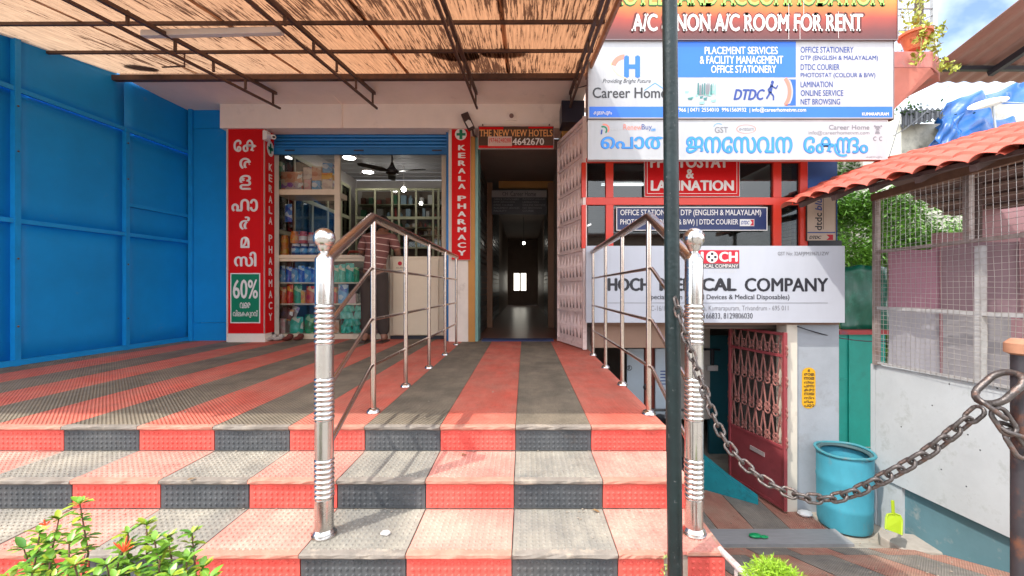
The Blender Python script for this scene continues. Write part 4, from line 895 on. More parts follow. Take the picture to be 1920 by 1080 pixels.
# barrel
br=thing('barrel','tall open light blue plastic drum standing in the yard','barrel',(3.213,4.20,-1.69))
bm2=M('faded blue plastic',(.06,.33,.44),.6,var=.15,vs=5,dirt=(.24,.24,.22),da=.55,ds=13,dpos=.58,stretch=(1,1,.5))
bx0=3.213
prof=[(r*.84,z*.9) for r,z in [(.235,0),(.262,.01),(.272,.05),(.275,.22),(.282,.245),(.276,.27),(.280,.50),(.288,.53),(.281,.56),(.283,.72),(.285,.80),(.283,.83)]]
zb0=-1.69
b_=MB(); n=40; 
for r,z in prof: 
    for j in range(n): a=2*math.pi*j/n; rr=r*(1+.016*math.sin(2*a+.6)*(z/.83)+.006*math.sin(5*a+z*6)); b_.v.append(Vector((bx0+rr*math.cos(a),4.20+rr*math.sin(a),zb0+z)))
for i in range(len(prof)-1):
    for j in range(n): b_.f.append((i*n+j,i*n+(j+1)%n,(i+1)*n+(j+1)%n,(i+1)*n+j))
b_.f.append(tuple(range(n))); b_.build('body',bm2,br,smooth=True)
MB().tube([(bx0+.243*math.cos(a)*(1+.02*math.cos(2*a)),4.20+.243*math.sin(a),zb0+.747+.006*math.sin(3*a)) for a in [2*math.pi*j/36 for j in range(37)]],.014,8,cap=False).build('rim',M('rim blue',(.04,.22,.27),.5,var=.2,vs=12,dirt=(.3,.14,.08),da=.5,ds=10),br,smooth=True)
MB().tube([(bx0+.218*math.cos(a),4.20+.218*math.sin(a),zb0+.725) for a in [2*math.pi*j/30 for j in range(31)]],.02,6,cap=False).build('inner_rim',M('rim grime',(.05,.10,.11),.7),br)
# paving block, scoop, shells
blk=MB(); zz=floor_z(3.86); 
pb=[(3.40,3.62),(3.90,3.52),(3.98,3.62),(3.95,3.78),(3.42,3.90),(3.36,3.80)]
blk.prism([(x-.10,y+.03,zz-.02) for x,y in pb],(0,0,.10)); tag(blk.build('stone_block',M('stone block',(.36,.32,.28),.9,var=.2,vs=9,bump=1,bs=25),bevel=.012),'flat grey concrete block beside the white wall','block')
sp=thing('dustpan','yellow green plastic scoop with an upright handle leaning on the wall','scoop',P(1673,1000,3.72))
ym=M('lime plastic',(.34,.46,.02),.35,var=.06)
c0=P(1662,1000,3.66); 
q=[P(1660,992,3.60),P(1690,1003,3.60),P(1691,975,3.66),P(1687,966,3.68),P(1677,962,3.69),P(1664,964,3.68),P(1661,972,3.66)]
MB().prism(q,(0,.012,0)).build('blade',ym,sp,bevel=.003)
MB().tube([q[0]+Vector((0,-.004,0)),q[6]+Vector((0,-.004,0)),q[5]+Vector((0,-.004,0)),q[4]+Vector((0,-.004,0)),q[3]+Vector((0,-.004,0)),q[2]+Vector((0,-.004,0)),q[1]+Vector((0,-.004,0))],.006,6).build('rim',ym,sp)
MB().obox(P(1675,966,3.68),P(1673.5,938,3.70),.026,.012,up=(0,1,0)).build('handle',ym,sp,bevel=.004)
sc=MB(); sc.ball(P(1509,966,4.36)+Vector((0,0,.02)),.07,12,(1.1,.8,.45)); tag(sc.build('crumpled_cup',M('white plastic',(.75,.75,.74),.5),smooth=True),'crumpled white plastic scrap at the foot of the pillar','litter')
lb=MB(); lp=P(1416,1004,3.9)
lb.ball(lp+Vector((0,0,.0)),.05,10,(1.2,.7,.35)); lb.ball(lp+Vector((.07,-.02,.0)),.04,8,(1.1,.5,.3)); tag(lb.build('green_wrapper',M('green wrapper',(.0,.30,.10),.3)),'crumpled green wrapper lying on the grey threshold','litter')
# ================================================================ RIGHT WALL AND CAGE
Xw=3.545
wl_=thing('compound_wall','whitewashed wall panel with a recessed grey teal base on the right','wall',(Xw,3.2,-1.7))
ww=M('whitewash',(.50,.53,.55),.75,var=.12,vs=2.5,dirt=(.27,.29,.27),da=.65,ds=5,dpos=.55,bump=.4,bs=20)
def WZ(d): return .032*(4.2-d)
MB().grid(lambda p,q:(Xw,4.22-3.2*p,(-1.20+WZ(4.22-3.2*p)*1.8)*(1-q)+(-.085+WZ(4.22-3.2*p))*q),8,1,(.06,0,0)).build('panel',ww,wl_)
MB().box(Xw+.0,Xw+.06,4.225,4.28,-1.9,-.085).build('corner_post',ww,wl_); 
MB().box(Xw+.02,Xw+.12,3.95,4.22,-1.85,-1.20).build('corner_base',ww,wl_)
MB().grid(lambda p,q:(Xw+.05,3.95-2.95*p,(floor_z(3.95-2.95*p)-.1)*(1-q)+(-1.14)*q+.0*p),8,1,(.1,0,0)).build('base',M('grey teal base',(.11,.22,.26),.8,var=.15,vs=3,dirt=(.36,.38,.36),da=.7,ds=7,dpos=.56),wl_)
for (u,v) in ((1748,760),(1870,728),(1838,844),(1812,912),(1690,800),(1780,690+30),(1765,880),(1815,815)):
    r_=(u-U0)/F; dd_=Xw/r_; MB().ball((Xw-.001,dd_,PZ(v,dd_)),.006,6,(.4,1,1)).build('nail_hole',black_ink,wl_)
cg=thing('mesh_cage','wire mesh enclosure of welded steel posts on the white wall','cage',(Xw,3.2,0))
cf=M('cage steel',(.30,.24,.22),.6,.2,var=.3,vs=15,dirt=(.22,.12,.09),da=.6,ds=10); cf2=M('pale cage steel',(.45,.44,.44),.6,.1,var=.2,vs=15)
xz=Xw-.01
for i,(d_,z0,z1,m_) in enumerate(((4.20,-.08,1.60,cf),(3.24,-.05,1.02,cf2),(3.33,1.05,1.63,cf),(2.2,-.03,1.65,cf2))): MB().box(xz-.02,xz+.025,d_-.025,d_+.025,z0,z1).build('post',m_,cg)
MB().obox((xz-.015,4.22,1.60),(xz-.015,1.6,1.66),.05,.07).build('top_beam',M('wooden beam',(.22,.12,.08),.8,var=.3,vs=8),cg)
MB().obox((xz,4.22,1.05),(xz,1.6,1.09),.03,.03).build('rail',cf,cg); MB().obox((xz,4.22,.49),(xz,1.6,.50),.03,.03).build('rail',cf2,cg); MB().obox((xz,4.22,-.06),(xz,1.6,.0),.02,.02).build('rail',cf2,cg)
wm_=M('galvanised wire',(.42,.38,.36),.45,.4,var=.1)
w=MB(); rnd=random.Random(3)
dd_=4.18
while dd_>1.7:
    zz_=[-.06+1.66*i/10 for i in range(11)]
    w.tube([(xz-.03,dd_+.006*math.sin(3*z+dd_*9)+.004*rnd.uniform(-1,1),z) for z in zz_],.0019,3,cap=False); dd_-=.048
z=-.03
while z<1.6:
    w.tube([(xz-.033,4.18-2.5*i/14,z+.01*(i/14)+.006*math.sin(i*1.3+z*20)) for i in range(15)],.0019,3,cap=False); z+=.045
w.build('wire_mesh',wm_,cg)
# sheets hung behind the mesh
def Msheet(name,c): return Mtrans(name,c,[x*1.0 for x in c],fac=.4)
def sheet(nm,lab,d1,d2,z0,z1,c,x=Xw+.10,seed=1):
    rn=random.Random(seed); p0=rn.uniform(0,6)
    m=MB().grid(lambda p,q:(x+.010*math.sin(9*p+p0)+.006*math.sin(21*p+3*q),d1+(d2-d1)*p,z0+(z1-z0)*q+.012*math.sin(5*p+p0)*q),24,6); o=m.build(nm,Msheet(nm+str(seed),c),smooth='all')
    tag(o,lab,'sheet',group='cloth sheets behind the wire mesh'); return o
sheet('hanging_sheet','faded dusty pink cloth sheet in the upper mesh bay nearest the corner post',4.20,3.66,.47,1.05,(.38,.20,.25),seed=1)
sheet('hanging_sheet','dark mauve cloth sheet in the upper mesh bay beside the faded pink one',3.68,3.10,.48,1.05,(.27,.18,.20),Xw+.125,seed=2)
sheet('hanging_sheet','pale lavender cloth sheet in the lower mesh bay nearest the corner post',4.20,3.66,-.10,.485,(.40,.38,.41),seed=3)
sheet('hanging_sheet','greyish mauve cloth sheet in the lower mesh bay beside the lavender one',3.68,3.14,-.10,.49,(.32,.30,.31),Xw+.125,seed=4)
sheet('hanging_sheet','maroon cloth sheet in the upper mesh bay nearest the camera',3.12,1.5,.46,1.12,(.27,.16,.17),Xw+.16,seed=5)
sheet('hanging_sheet','olive yellow cloth sheet in the lower mesh bay nearest the camera',3.02,1.5,-.12,.50,(.30,.29,.08),Xw+.15,seed=6)
cb_=MB().box(4.72,6.6,4.75,4.85,-.4,1.32); cb_.box(5.2,6.6,4.76,4.84,1.32,1.80); tag(cb_.build('shed_back_wall',M('mauve shed wall',(.30,.16,.17),.9,var=.15)),'mauve back wall inside the shed behind the hanging sheets','wall')
# pole of shed interior and far side
sh_=thing('shed_frame','dark posts and rafters under the red tiled roof','shed frame',(4.4,3.6,-.05))
dk=M('dark shed timber',(.10,.06,.055),.8,var=.3,vs=6)
for (x,y) in ((4.65,4.3),(4.65,3.4)): MB().box(x-.03,x+.03,y-.03,y+.03,-.1,2.05).build('post',dk,sh_)
# roof sheets
rf=thing('tiled_roof','red tile profile metal roof of the shed, edge curling over the yard','roof',(3.0,3.5,1.6))
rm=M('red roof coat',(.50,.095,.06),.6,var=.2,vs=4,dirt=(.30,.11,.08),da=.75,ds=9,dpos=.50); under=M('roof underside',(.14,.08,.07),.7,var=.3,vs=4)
e0=Vector((2.67,4.35,1.55)); e1=Vector((3.36,2.16,1.58)); ac=Vector((1.14,.36,.49)); L_=(e1-e0).length
npan=7; nrm=(e1-e0).cross(ac).normalized(); 
if nrm.z<0: nrm=-nrm
for i in range(npan):
    p0,p1=i/npan-.006,(i+1)/npan+.012
    def fn(p,q,p0=p0,p1=p1,i=i):
        s=p0+(p1-p0)*p; base=e0+(e1-e0)*s+ac*q
        barrel=.045*abs(math.sin(2*math.pi*min(1,max(0,p))))**.7 + .035*math.sin(math.pi*min(1,q*1.05)) 
        st=(q*7)%1.0; step=-.020*st if q<.999 else -.020
        tip=-.03*max(0,1-s*6)**2
        return base+nrm*(barrel+step+.006*math.sin(p*2*math.pi*2)*1+.004*(i%2)+(.0,.009,.002,.012,.004,.010,.001)[i%7])+Vector((0,0,tip))
    # fine steps need matching rows: sample q so each step has a sharp fall
    qs=[]
    for k in range(7): qs+= [k/7,(k+.93)/7]
    qs.append(.9999)
    m=MB(); nu=24; k0=0
    for a in range(nu+1):
        for q in qs: m.v.append(fn(a/nu,q))
    nv=len(qs)
    for a in range(nu):
        for j in range(nv-1): m.f.append((a*nv+j,(a+1)*nv+j,(a+1)*nv+j+1,a*nv+j+1))
    kk=len(m.v)
    # thickness
    for v in list(m.v): m.v.append(v-nrm*.004)
    for a in range(nu):
        for j in range(nv-1): m.f.append((kk+a*nv+j,kk+a*nv+j+1,kk+(a+1)*nv+j+1,kk+(a+1)*nv+j))
        m.f.append((a*nv,(a+1)*nv,kk+(a+1)*nv,kk+a*nv))
    for j in range(nv-1): m.f.append((j,j+1,kk+j+1,kk+j)); m.f.append((nu*nv+j,nu*nv+j+1,kk+nu*nv+j+1,kk+nu*nv+j))
    m.build('roof_sheet',rm,rf,smooth=True)
for i in range(7):
    s=(i+.5)/7; a=e0+(e1-e0)*s-nrm*.05+ac*.04; MB().obox(a,a+ac*.90,.04,.05).build('rafter',dk,rf)
for k_ in range(6):
    q_=k_/6+.05; A_=(e0+ac*1.0).lerp(e0+ac*2.3-Vector((0,0,1.1)),q_)-nrm*.04; B_=(e1+ac*1.0).lerp(e1+ac*2.3-Vector((0,0,1.1)),q_)-nrm*.04; MB().obox(A_,B_,.05,.03).build('batten',M('weathered batten',(.26,.17,.14),.8,var=.3),rf)
for q in (.10,.5,.92): MB().obox(e0+ac*q-nrm*.025+(e1-e0)*.02,e1+ac*q-nrm*.025,.04,.03).build('batten',dk,rf)
# the other slope seen from below
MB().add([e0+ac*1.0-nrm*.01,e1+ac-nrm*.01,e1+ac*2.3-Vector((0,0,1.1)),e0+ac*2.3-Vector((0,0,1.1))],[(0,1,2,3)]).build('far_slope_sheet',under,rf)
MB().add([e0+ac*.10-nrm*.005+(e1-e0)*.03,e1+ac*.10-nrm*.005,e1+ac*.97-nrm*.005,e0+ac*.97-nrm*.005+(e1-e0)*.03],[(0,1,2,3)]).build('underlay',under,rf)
# ================================================================ UPPER RIGHT: balcony, pot, tower, brown roof, far house, tarp, dish
bal=thing('balcony','faded pink concrete balcony corner with a sloping soffit','balcony',(4.1,4.5,2.6))
pm=M('faded pink concrete',(.55,.20,.17),.8,var=.2,vs=4,dirt=(.36,.26,.24),da=.7,ds=7,bump=.4); 
d=4.5
slab=[(PX(1675,d)-.5,d),(PX(1748,d),d),(PX(1760,4.62),4.62),(PX(1762,4.8),4.8),(PX(1760,4.8),5.6),(3.3,5.6)]
MB().prism([(x,y,PZ(127,4.5)) for x,y in slab],(0,0,PZ(96,4.5)-PZ(127,4.5))).build('slab',pm,bal,bevel=.01)
z0=PZ(127,4.5)-.002; m=MB(); zl=PZ(206,4.5)
m.add([(3.3,4.5,zl),(PX(1675,4.5),4.5,zl),(PX(1757,4.52),4.55,z0-.03),(PX(1757,4.6),4.62,z0),(PX(1745,4.5),4.5,z0),(3.3,4.5,z0),(3.3,5.6,zl),(PX(1675,4.5),5.6,zl),(PX(1757,4.7),5.6,z0)],[(0,1,2,4,5),(1,7,8,3,2),(0,6,7,1)]); m.build('soffit',M('pink soffit',(.52,.17,.12),.7,var=.12),bal)
pt=thing('plant_pot','terracotta pot with a trailing yellow green creeper on the balcony','plant pot',P(1716,95,4.62))
pc=P(1716,95,4.62)
MB().lathe(pc,[(.085,0),(.10,.06),(.13,.155),(.15,.16),(.152,.185),(.135,.185),(.125,.15)],22).build('pot',M('terracotta',(.52,.14,.06),.7,var=.15,vs=8),pt,smooth=True)
leafm=M('creeper leaf',(.34,.38,.05),.55,var=.35,vs=10); twig=M('creeper stem',(.25,.22,.07),.7)
def leaf_quad(mb,c,dirv,w,l,up):
    dirv=dirv.normalized(); s=dirv.cross(up); 
    if s.length<.05: s=dirv.cross(Vector((1,0,0)))
    s.normalize(); mb.add([c,c+dirv*l*.45+s*w*.5,c+dirv*l,c+dirv*l*.45-s*w*.5],[(0,1,2,3)])
rn=random.Random(5); lf=MB(); st=MB()
def rv(r=rn): return Vector((r.uniform(-1,1),r.uniform(-1,1),r.uniform(-1,1))).normalized()
trails=[[P(1716,72,4.6),P(1745,62,4.55),P(1755,90,4.5),P(1764,125,4.48)],[P(1716,72,4.6),P(1728,70,4.45),P(1726,100,4.43),P(1715,118,4.43)],[P(1716,72,4.6),P(1724,40,4.7),P(1728,10,4.8),P(1722,-30,4.8)],[P(1740,80,4.6),P(1760,60,4.6),P(1766,48,4.6)],[P(1760,118,4.55),P(1780,125,4.6),P(1795,125,4.7)],[P(1700,75,4.7),P(1706,40,4.8),P(1700,5,4.8)]]
for tr_ in trails:
    st.tube(tr_,.004,5)
    for a,b in zip(tr_[:-1],tr_[1:]):
        for i in range(26): 
            p=a.lerp(b,rn.random())+rv()*.045; leaf_quad(lf,p,rv()+Vector((0,0,-.3)),.03,.06,rv())
for i in range(70): leaf_quad(lf,P(1722,62,4.55)+rv()*.12*rn.random()+Vector((.02,0,0)),rv(),.04,.09,rv())
st.build('stem',twig,pt); lf.build('leaves',leafm,pt)
tw_=thing('lattice_tower','thin grey steel lattice mast rising behind the balcony','mast',P(1725,130,5.6))
gm=M('galvanised mast',(.36,.38,.40),.45,.5,var=.15)
dT=5.5
def tb(a,b,r=.014,nm='brace'): MB().tube([P(*a,dT),P(*b,dT)],r,6).build(nm,gm,tw_)
tb((1750,130),(1752,-60),.035,'leg'); tb((1680,130),(1699,-60),.012,'leg'); MB().tube([P(1745,130,dT+.4),P(1747,-60,dT+.4)],.02,6).build('leg',gm,tw_)
for i,v in enumerate((58,17,-25)): tb((1684,v),(1752,v-1),.012)
for a,b in (((1684,62),(1748,28)),((1684,30),(1720,2)),((1690,95),(1750,58)),((1700,-2),(1750,-30))): tb(a,b,.010)
MB().tube([P(1722,95,dT-.2),P(1724,-60,dT-.2)],.045,8).build('creeper_trunk',M('dark creeper wood',(.08,.06,.04),.9),tw_)
# brown canopy
bc=thing('brown_canopy','brown corrugated canopy seen from below at the upper right','canopy',(5.5,4.7,3.3))
bmm=M('brown corrugated underside',(.34,.19,.16),.6,var=.15,vs=2); x0c=4.97
def cz(d): return 3.38+.24*(5.0-d)
for i in range(5):
    xa=x0c+i*.8; 
    MB().grid(lambda p,q,xa=xa:(xa+.83*p,5.32-3.3*q,cz(5.32-3.3*q)+.012*math.cos(2*math.pi*(xa+.83*p)/.2)+.003*(xa*10%2)),24,2,(0,0,.004)).build('roof_sheet',bmm,bc)
MB().obox((x0c,5.02,cz(5.02)-.05),(9,5.02,cz(5.02)-.05),.05,.05).build('purlin',black_ink,bc); 
MB().obox((5.62,5.05,cz(5.05)-.09),(5.72,3.2,cz(3.2)-.04),.06,.07).build('rafter',black_ink,bc)
# distant house
fh=thing('old_house','weathered grey white house wall with a black corrugated roof beyond the shed','house',(8.3,9.0,-1.8))
hw=M('weathered wall',(.48,.46,.40),.9,var=.3,vs=1.5,dirt=(.12,.12,.11),da=.75,ds=1.6,dpos=.5,bump=.5)
MB().box(PX(1660,9),PX(1960,9),9.0,11.5,-1.8,PZ(232,9)).build('wall',hw,fh)
MB().box(PX(1660,8.8)-.3,PX(1690,8.8),8.8,9.0,-1.8,PZ(215,8.8)).build('wall',M('pale wall',(.6,.6,.52),.8,var=.1,dirt=(.3,.3,.27),da=.4),fh)
blackc=M('black corrugated sheet',(.02,.022,.028),.6,var=.3)
MB().grid(lambda p,q:P(1688+80*p,(240-20*p)*(1-q)+(205-1*p)*q,8.7+.9*q)+Vector((0,0,.03*math.cos(p*50))),50,1,(0,0,.01)).build('roof',blackc,fh)
MB().box(PX(1860,8.9),PX(1990,8.9),8.9,10.5,-1.8,PZ(195,8.9)).build('wall',hw,fh)
wavy('blue_tarpaulin','crumpled bright blue tarpaulin draped over the far house','tarpaulin',[P(1752,275,8.6),P(1935,240,8.6),P(1945,140,9.4),P(1768,200,9.2)],M('blue tarp',(.008,.095,.34),.35,var=.25,vs=3,bump=1,bs=8),.16,40,5)
wavy('blue_tarpaulin','smaller blue tarpaulin fold hanging in front of the far wall','tarpaulin',[P(1757,282,8.5),P(1800,270,8.5),P(1805,215,8.6),P(1768,222,8.6)],M('blue tarp',(.008,.095,.34)),.08,20,9)
ds_=thing('satellite_dish','white satellite dish on a thin mast above the blue tarpaulin','satellite dish',P(1875,200,8.4))
c=P(1872,186,8.3); m=MB(); nr=10
for i in range(7):
    for j in range(24):
        r=.42*i/6; a=2*math.pi*j/24; lx=r*math.cos(a); ly=r*math.sin(a)*.45; m.v.append(c+Vector((lx,.18*(r/.42)**2+ly*.6,ly*.55+lx*.30)))
for i in range(6):
    for j in range(24): m.f.append((i*24+j,i*24+(j+1)%24,(i+1)*24+(j+1)%24,(i+1)*24+j))
m.build('dish',white_ink,ds_,smooth='all'); MB().tube([c+Vector((0,.1,-.05)),c+Vector((.08,.1,-.8))],.02,6).build('mast',gm,ds_); MB().tube([c+Vector((.0,.1,.0)),c+Vector((.3,-.35,-.25))],.01,5).build('feed_arm',gm,ds_)
# cables
for i,(a,b,s_) in enumerate((((1675,255,6),(1780,160,9),.1),((1665,300,6),(1690,215,8.5),.02),((1495,612,4.4),(1665,640,4.6),.05),((1100,160,4.3),(1060,163,5.2),.02))):
    A_,B_=P(*a),P(*b); pts=[A_.lerp(B_,k/8)-Vector((0,0,4*s_*(k/8)*(1-k/8))) for k in range(9)]
    tag(MB().tube(pts,.006,5).build('cable',black_ink,smooth=True),['thin black cable rising to the far house roof','short thin cable beside the Malayalam board','slack wire under the white medical sign','short wire from the slab end to the signs'][i],'cable')
# ================================================================ TREES
def tree(label,x,y,zb,h,rx,ry,rz,n,col,seed,leaf=.16):
    rn=random.Random(seed); t=thing('tree',label,'tree',(x,y,zb)); tk=MB()
    top=Vector((x,y,zb+h)); tk.tube([(x,y,zb),(x+.1,y,zb+h*.5),(x,y,zb+h*.85)],[.16,.11,.05],8)
    cl=[]
    for i in range(34):
        v=Vector((rn.gauss(0,.5)*rx,rn.gauss(0,.5)*ry,rn.uniform(-.9,1)*rz)); c=top+v*.95; cl.append((c,rn.uniform(.35,.75)))
        if i%3==0: tk.tube([(x,y,zb+h*rn.uniform(.4,.8)),c],[.04,.012],5)
    tk.build('trunk',M('bark',(.12,.09,.06),.9,var=.3),t)
    m1=M('leaf '+str(seed),col,.55,var=.45,vs=2.2); c=MB()
    for i in range(n):
        cc,r=rn.choice(cl); p=cc+Vector((rn.gauss(0,.45)*r,rn.gauss(0,.45)*r,rn.gauss(0,.33)*r))
        d_=Vector((rn.uniform(-1,1),rn.uniform(-1,1),rn.uniform(-.6,.35))).normalized(); leaf_quad(c,p,d_,leaf*.42,leaf*rn.uniform(.7,1.2),Vector((rn.uniform(-.4,.4),rn.uniform(-.4,.4),1)))
    c.build('crown',m1,t); return t
tree('bright green feathery tree beyond the teal door','x' and PX(1615,7.8),7.8,-1.8,2.6,1.1,.9,1.5,60000,(.13,.30,.03),11,.085)
tree('green tree seen through the wire mesh below the shed roof',PX(1720,8.2),8.2,-1.8,2.3,1.6,1.0,1.3,60000,(.12,.27,.03),12,.085)
tree('taller darker tree behind the blue office wall',PX(1600,10.5),10.5,-1.8,4.9,1.1,1.2,1.5,35000,(.07,.15,.03),13,.11)
# ================================================================ RAILINGS
def rail(sx,lab,bases,front,grp):
    t=thing('stair_railing',lab,'railing',(bases[0][0],bases[0][1],0),grp)
    H1=1.085; b0=bases[0]; bl=bases[-1]; px_,pd=front
    zb=-.252
    hr=MB().tube([(px_,pd,.80),(px_+(b0[0]-px_)*.5,pd+(b0[1]-pd)*.5,.945),(b0[0],b0[1]-.02,H1),(b0[0]+(bl[0]-b0[0])*.5,(b0[1]+bl[1])/2,H1-.01),(bl[0],bl[1]+.05,1.065)],.0245,16).build('handrail',steel,t,smooth=True)
    hr.location=(0,0,0)
    for x,y in bases:
        MB().tube([(x,y,0),(x,y,H1-.02)],.0148,12).build('baluster',steel,t,smooth=True)
        MB().lathe((x,y,0),[(.038,0),(.038,.006),(.03,.018),(.018,.026)],18).build('floor_flange',chrome,t,smooth=True)
    for zf,zp in ((.80,.545),(.52,.30),(.265,.065)):
        MB().tube([(px_+(b0[0]-px_)*.02,pd+.02,zp),(b0[0]+.004,b0[1]-.045,zf),(b0[0],b0[1],zf),(bl[0],bl[1]+.05,zf-.01)],.0095,10).build('rod',steel,t,smooth=True)
    # big front post
    x,y=px_,pd; z0=zb; r=.034
    pr=[(.046,0),(.046,.008),(.040,.010),(.042,.018),(.036,.026),(r,.030)]
    def seg(a,b,ribs):
        out=[]
        if ribs:
            n=ribs
            for i in range(n):
                za=a+(b-a)*i/n; zb2=a+(b-a)*(i+1)/n; zc3=(za+zb2)/2; out+= [(r*.92,za+.0005),(r*1.05,za+(zb2-za)*.25),(r*1.08,zc3),(r*1.05,za+(zb2-za)*.75),(r*.92,zb2-.0005)]
        else: out=[(r,a+.001),(r,b-.001)]
        return out
    zv=lambda v: PZ(v,pd)-zb
    for a,b,k in ((1000,933,0),(933,858,8),(858,787,0),(787,707,9),(707,645,0),(645,570,8),(570,486,0)): pr+=seg(zv(a),zv(b),k)
    pr+=[(r*.95,zv(484)),(r*.72,zv(478)),(.016,zv(474)),(.016,zv(470))]
    n=26; MB().lathe((x,y,z0),pr,n).build('post',chrome,t,smooth=True)
    MB().lathe((x,y,z0),[(.014,zv(473)),(.022,zv(468)),(.030,zv(458)),(.034,zv(449)),(.030,zv(447))],n).build('cup',chrome,t,smooth=True)
    MB().ball((x,y,z0+zv(447)),.040,24,(1,1,1)).build('ball_finial',chrome,t,smooth='all')
    return t
rail(-1,'left stainless steel stair railing with ball topped ribbed post',[(-.845,2.33),(-.835,2.93),(-.825,3.6),(-.82,4.3),(-.83,5.05)],(-.768,1.60),'stainless railings beside the steps')
rail(1,'right stainless steel stair railing by the platform edge, behind the black pole',[(.682,2.30),(.695,2.98),(.70,3.62),(.70,4.28)],(.652,1.61),'stainless railings beside the steps')
# black poles
bp=thing('pole','tall weathered black steel pole in front of the steps','pole',(.505,1.40,-.9))
MB().tube([(.507,1.40,-.52),(.494,1.40,.70),(.475,1.40,2.9)],.0245,20).build('shaft',blackpole,bp,smooth=True)
rp_=thing('chain_post','rusty topped black steel post at the right picture edge','post',(.955,.80,-.8))
MB().tube([(.955,.80,-.9),(.955,.80,.575)],.017,16).build('shaft',M('dark rusty post',(.04,.035,.04),.5,.3,var=.4,vs=12,dirt=(.2,.07,.03),da=.7,ds=18),rp_,smooth=True)
MB().lathe((.955,.80,.57),[(.018,0),(.026,.004),(.026,.022),(.018,.03)],16).build('cap',M('rust cap',(.30,.14,.08),.8,var=.3,vs=30),rp_,smooth=True)
# ================================================================ CHAIN
def link_mesh(Lh,Wh,r,n=18,m=8):
    pts=[]
    for i in range(n):
        a=2*math.pi*i/n; cx=(Lh-Wh)*(1 if math.cos(a)>0 else -1); 
        if abs(math.cos(a))<1e-6: cx=0
        pts.append(Vector((cx+Wh*math.cos(a),Wh*math.sin(a),0)))
    mb=MB(); k=0
    for i,p in enumerate(pts):
        t=(pts[(i+1)%n]-pts[i-1]).normalized(); q=Vector((0,0,1)); s=t.cross(q)
        for j in range(m):
            an=2*math.pi*j/m; mb.v.append(p+(s*math.cos(an)+q*math.sin(an))*r)
    for i in range(n):
        for j in range(m): mb.f.append((i*m+j,i*m+(j+1)%m,((i+1)%n)*m+(j+1)%m,((i+1)%n)*m+j))
    me=bpy.data.meshes.new('link'); me.from_pydata([tuple(v) for v in mb.v],[],mb.f); me.materials.append(chain_m)
    for p in me.polygons: p.use_smooth=True
    return me
uv=[(1266,560),(1276,600),(1289,640),(1303,682),(1318,725),(1340,785),(1362,830),(1395,870),(1440,905),(1490,928),(1540,936),(1590,928),(1640,905),(1690,878),(1740,848),(1790,808),(1838,768)]
pts=[]
for u,v in uv:
    r=(u-U0)/F; t=(1.36*r-.49)/(.439+.52*r); X=.49+.439*t; Dd=1.36-.52*t; pts.append(Vector((X,Dd,PZ(v,Dd))))
# smooth resample
fine=[]
for i in range(len(pts)-1):
    p0=pts[max(0,i-1)];p1=pts[i];p2=pts[i+1];p3=pts[min(len(pts)-1,i+2)]
    for k in range(20):
        t=k/20; fine.append(.5*((2*p1)+(p2-p0)*t+(2*p0-5*p1+4*p2-p3)*t*t+(3*p1-p0-3*p2+p3)*t**3))
fine.append(pts[-1])
cum=[0]
for a,b in zip(fine[:-1],fine[1:]): cum.append(cum[-1]+(b-a).length)
tot=cum[-1]; pitch=.0282; nl=int(tot/pitch); pitch=tot/nl
def at(s):
    import bisect
    i=min(len(cum)-2,max(0,bisect.bisect_right(cum,s)-1)); f=(s-cum[i])/max(1e-9,cum[i+1]-cum[i]); return fine[i].lerp(fine[i+1],f)
ch=thing('chain','rusty steel chain sagging from the black pole to the right hand post','chain',pts[-1])
lm=link_mesh(.0190,.0112,.0040)
for i in range(nl):
    a,b=at(i*pitch),at((i+1)*pitch); t=(b-a).normalized(); up=Vector((0,0,1)) if abs(t.z)<.95 else Vector((1,0,0)); s=t.cross(up).normalized(); q=s.cross(t)
    tw2=(45 if i%2 else -45)+random.uniform(-9,9); c_,s_=math.cos(R(tw2)),math.sin(R(tw2)); y=s*c_+q*s_; z=t.cross(y)
    M4=Matrix((t,y,z)).transposed().to_4x4(); M4.translation=(a+b)/2-wloc(ch)
    o=bpy.data.objects.new('link',lm); C.objects.link(o); o.parent=ch; o.matrix_local=M4
# big ring and spare links at the post
big=link_mesh(.040,.026,.0064)
def place_link(me,c,t,y,par,nm='link'):
    t=Vector(t).normalized(); y=Vector(y); y=(y-t*y.dot(t)).normalized(); z=t.cross(y); M4=Matrix((t,y,z)).transposed().to_4x4(); M4.translation=Vector(c)-wloc(par)
    o=bpy.data.objects.new(nm,me); C.objects.link(o); o.parent=par; o.matrix_local=M4; return o
ringo=thing('ring_link','large oval rusty ring hooked on the right hand post','ring',P(1868,730,.80)+Vector((0,0,-.04)))
place_link(big,P(1872,727,.805),P(1905,700,.80)-P(1840,757,.81),(.6,.4,.7),ringo,'ring')
sp2=thing('spare_chain','short loose end of chain hanging from the ring at the right edge','chain',P(1895,800,.8))
mid=link_mesh(.026,.0135,.0043)
for c,t,y in ((P(1858,765,.80),P(1885,785,.79)-P(1835,748,.81),(0,1,.5)),(P(1882,790,.795),P(1900,815,.79)-P(1868,768,.80),(.7,0,.5)),(P(1905,808,.79),P(1930,815,.78)-P(1885,800,.79),(0,1,.6)),(P(1905,832,.79),P(1920,855,.78)-P(1893,812,.79),(.8,.2,.4))): place_link(mid,c,t,y,sp2)
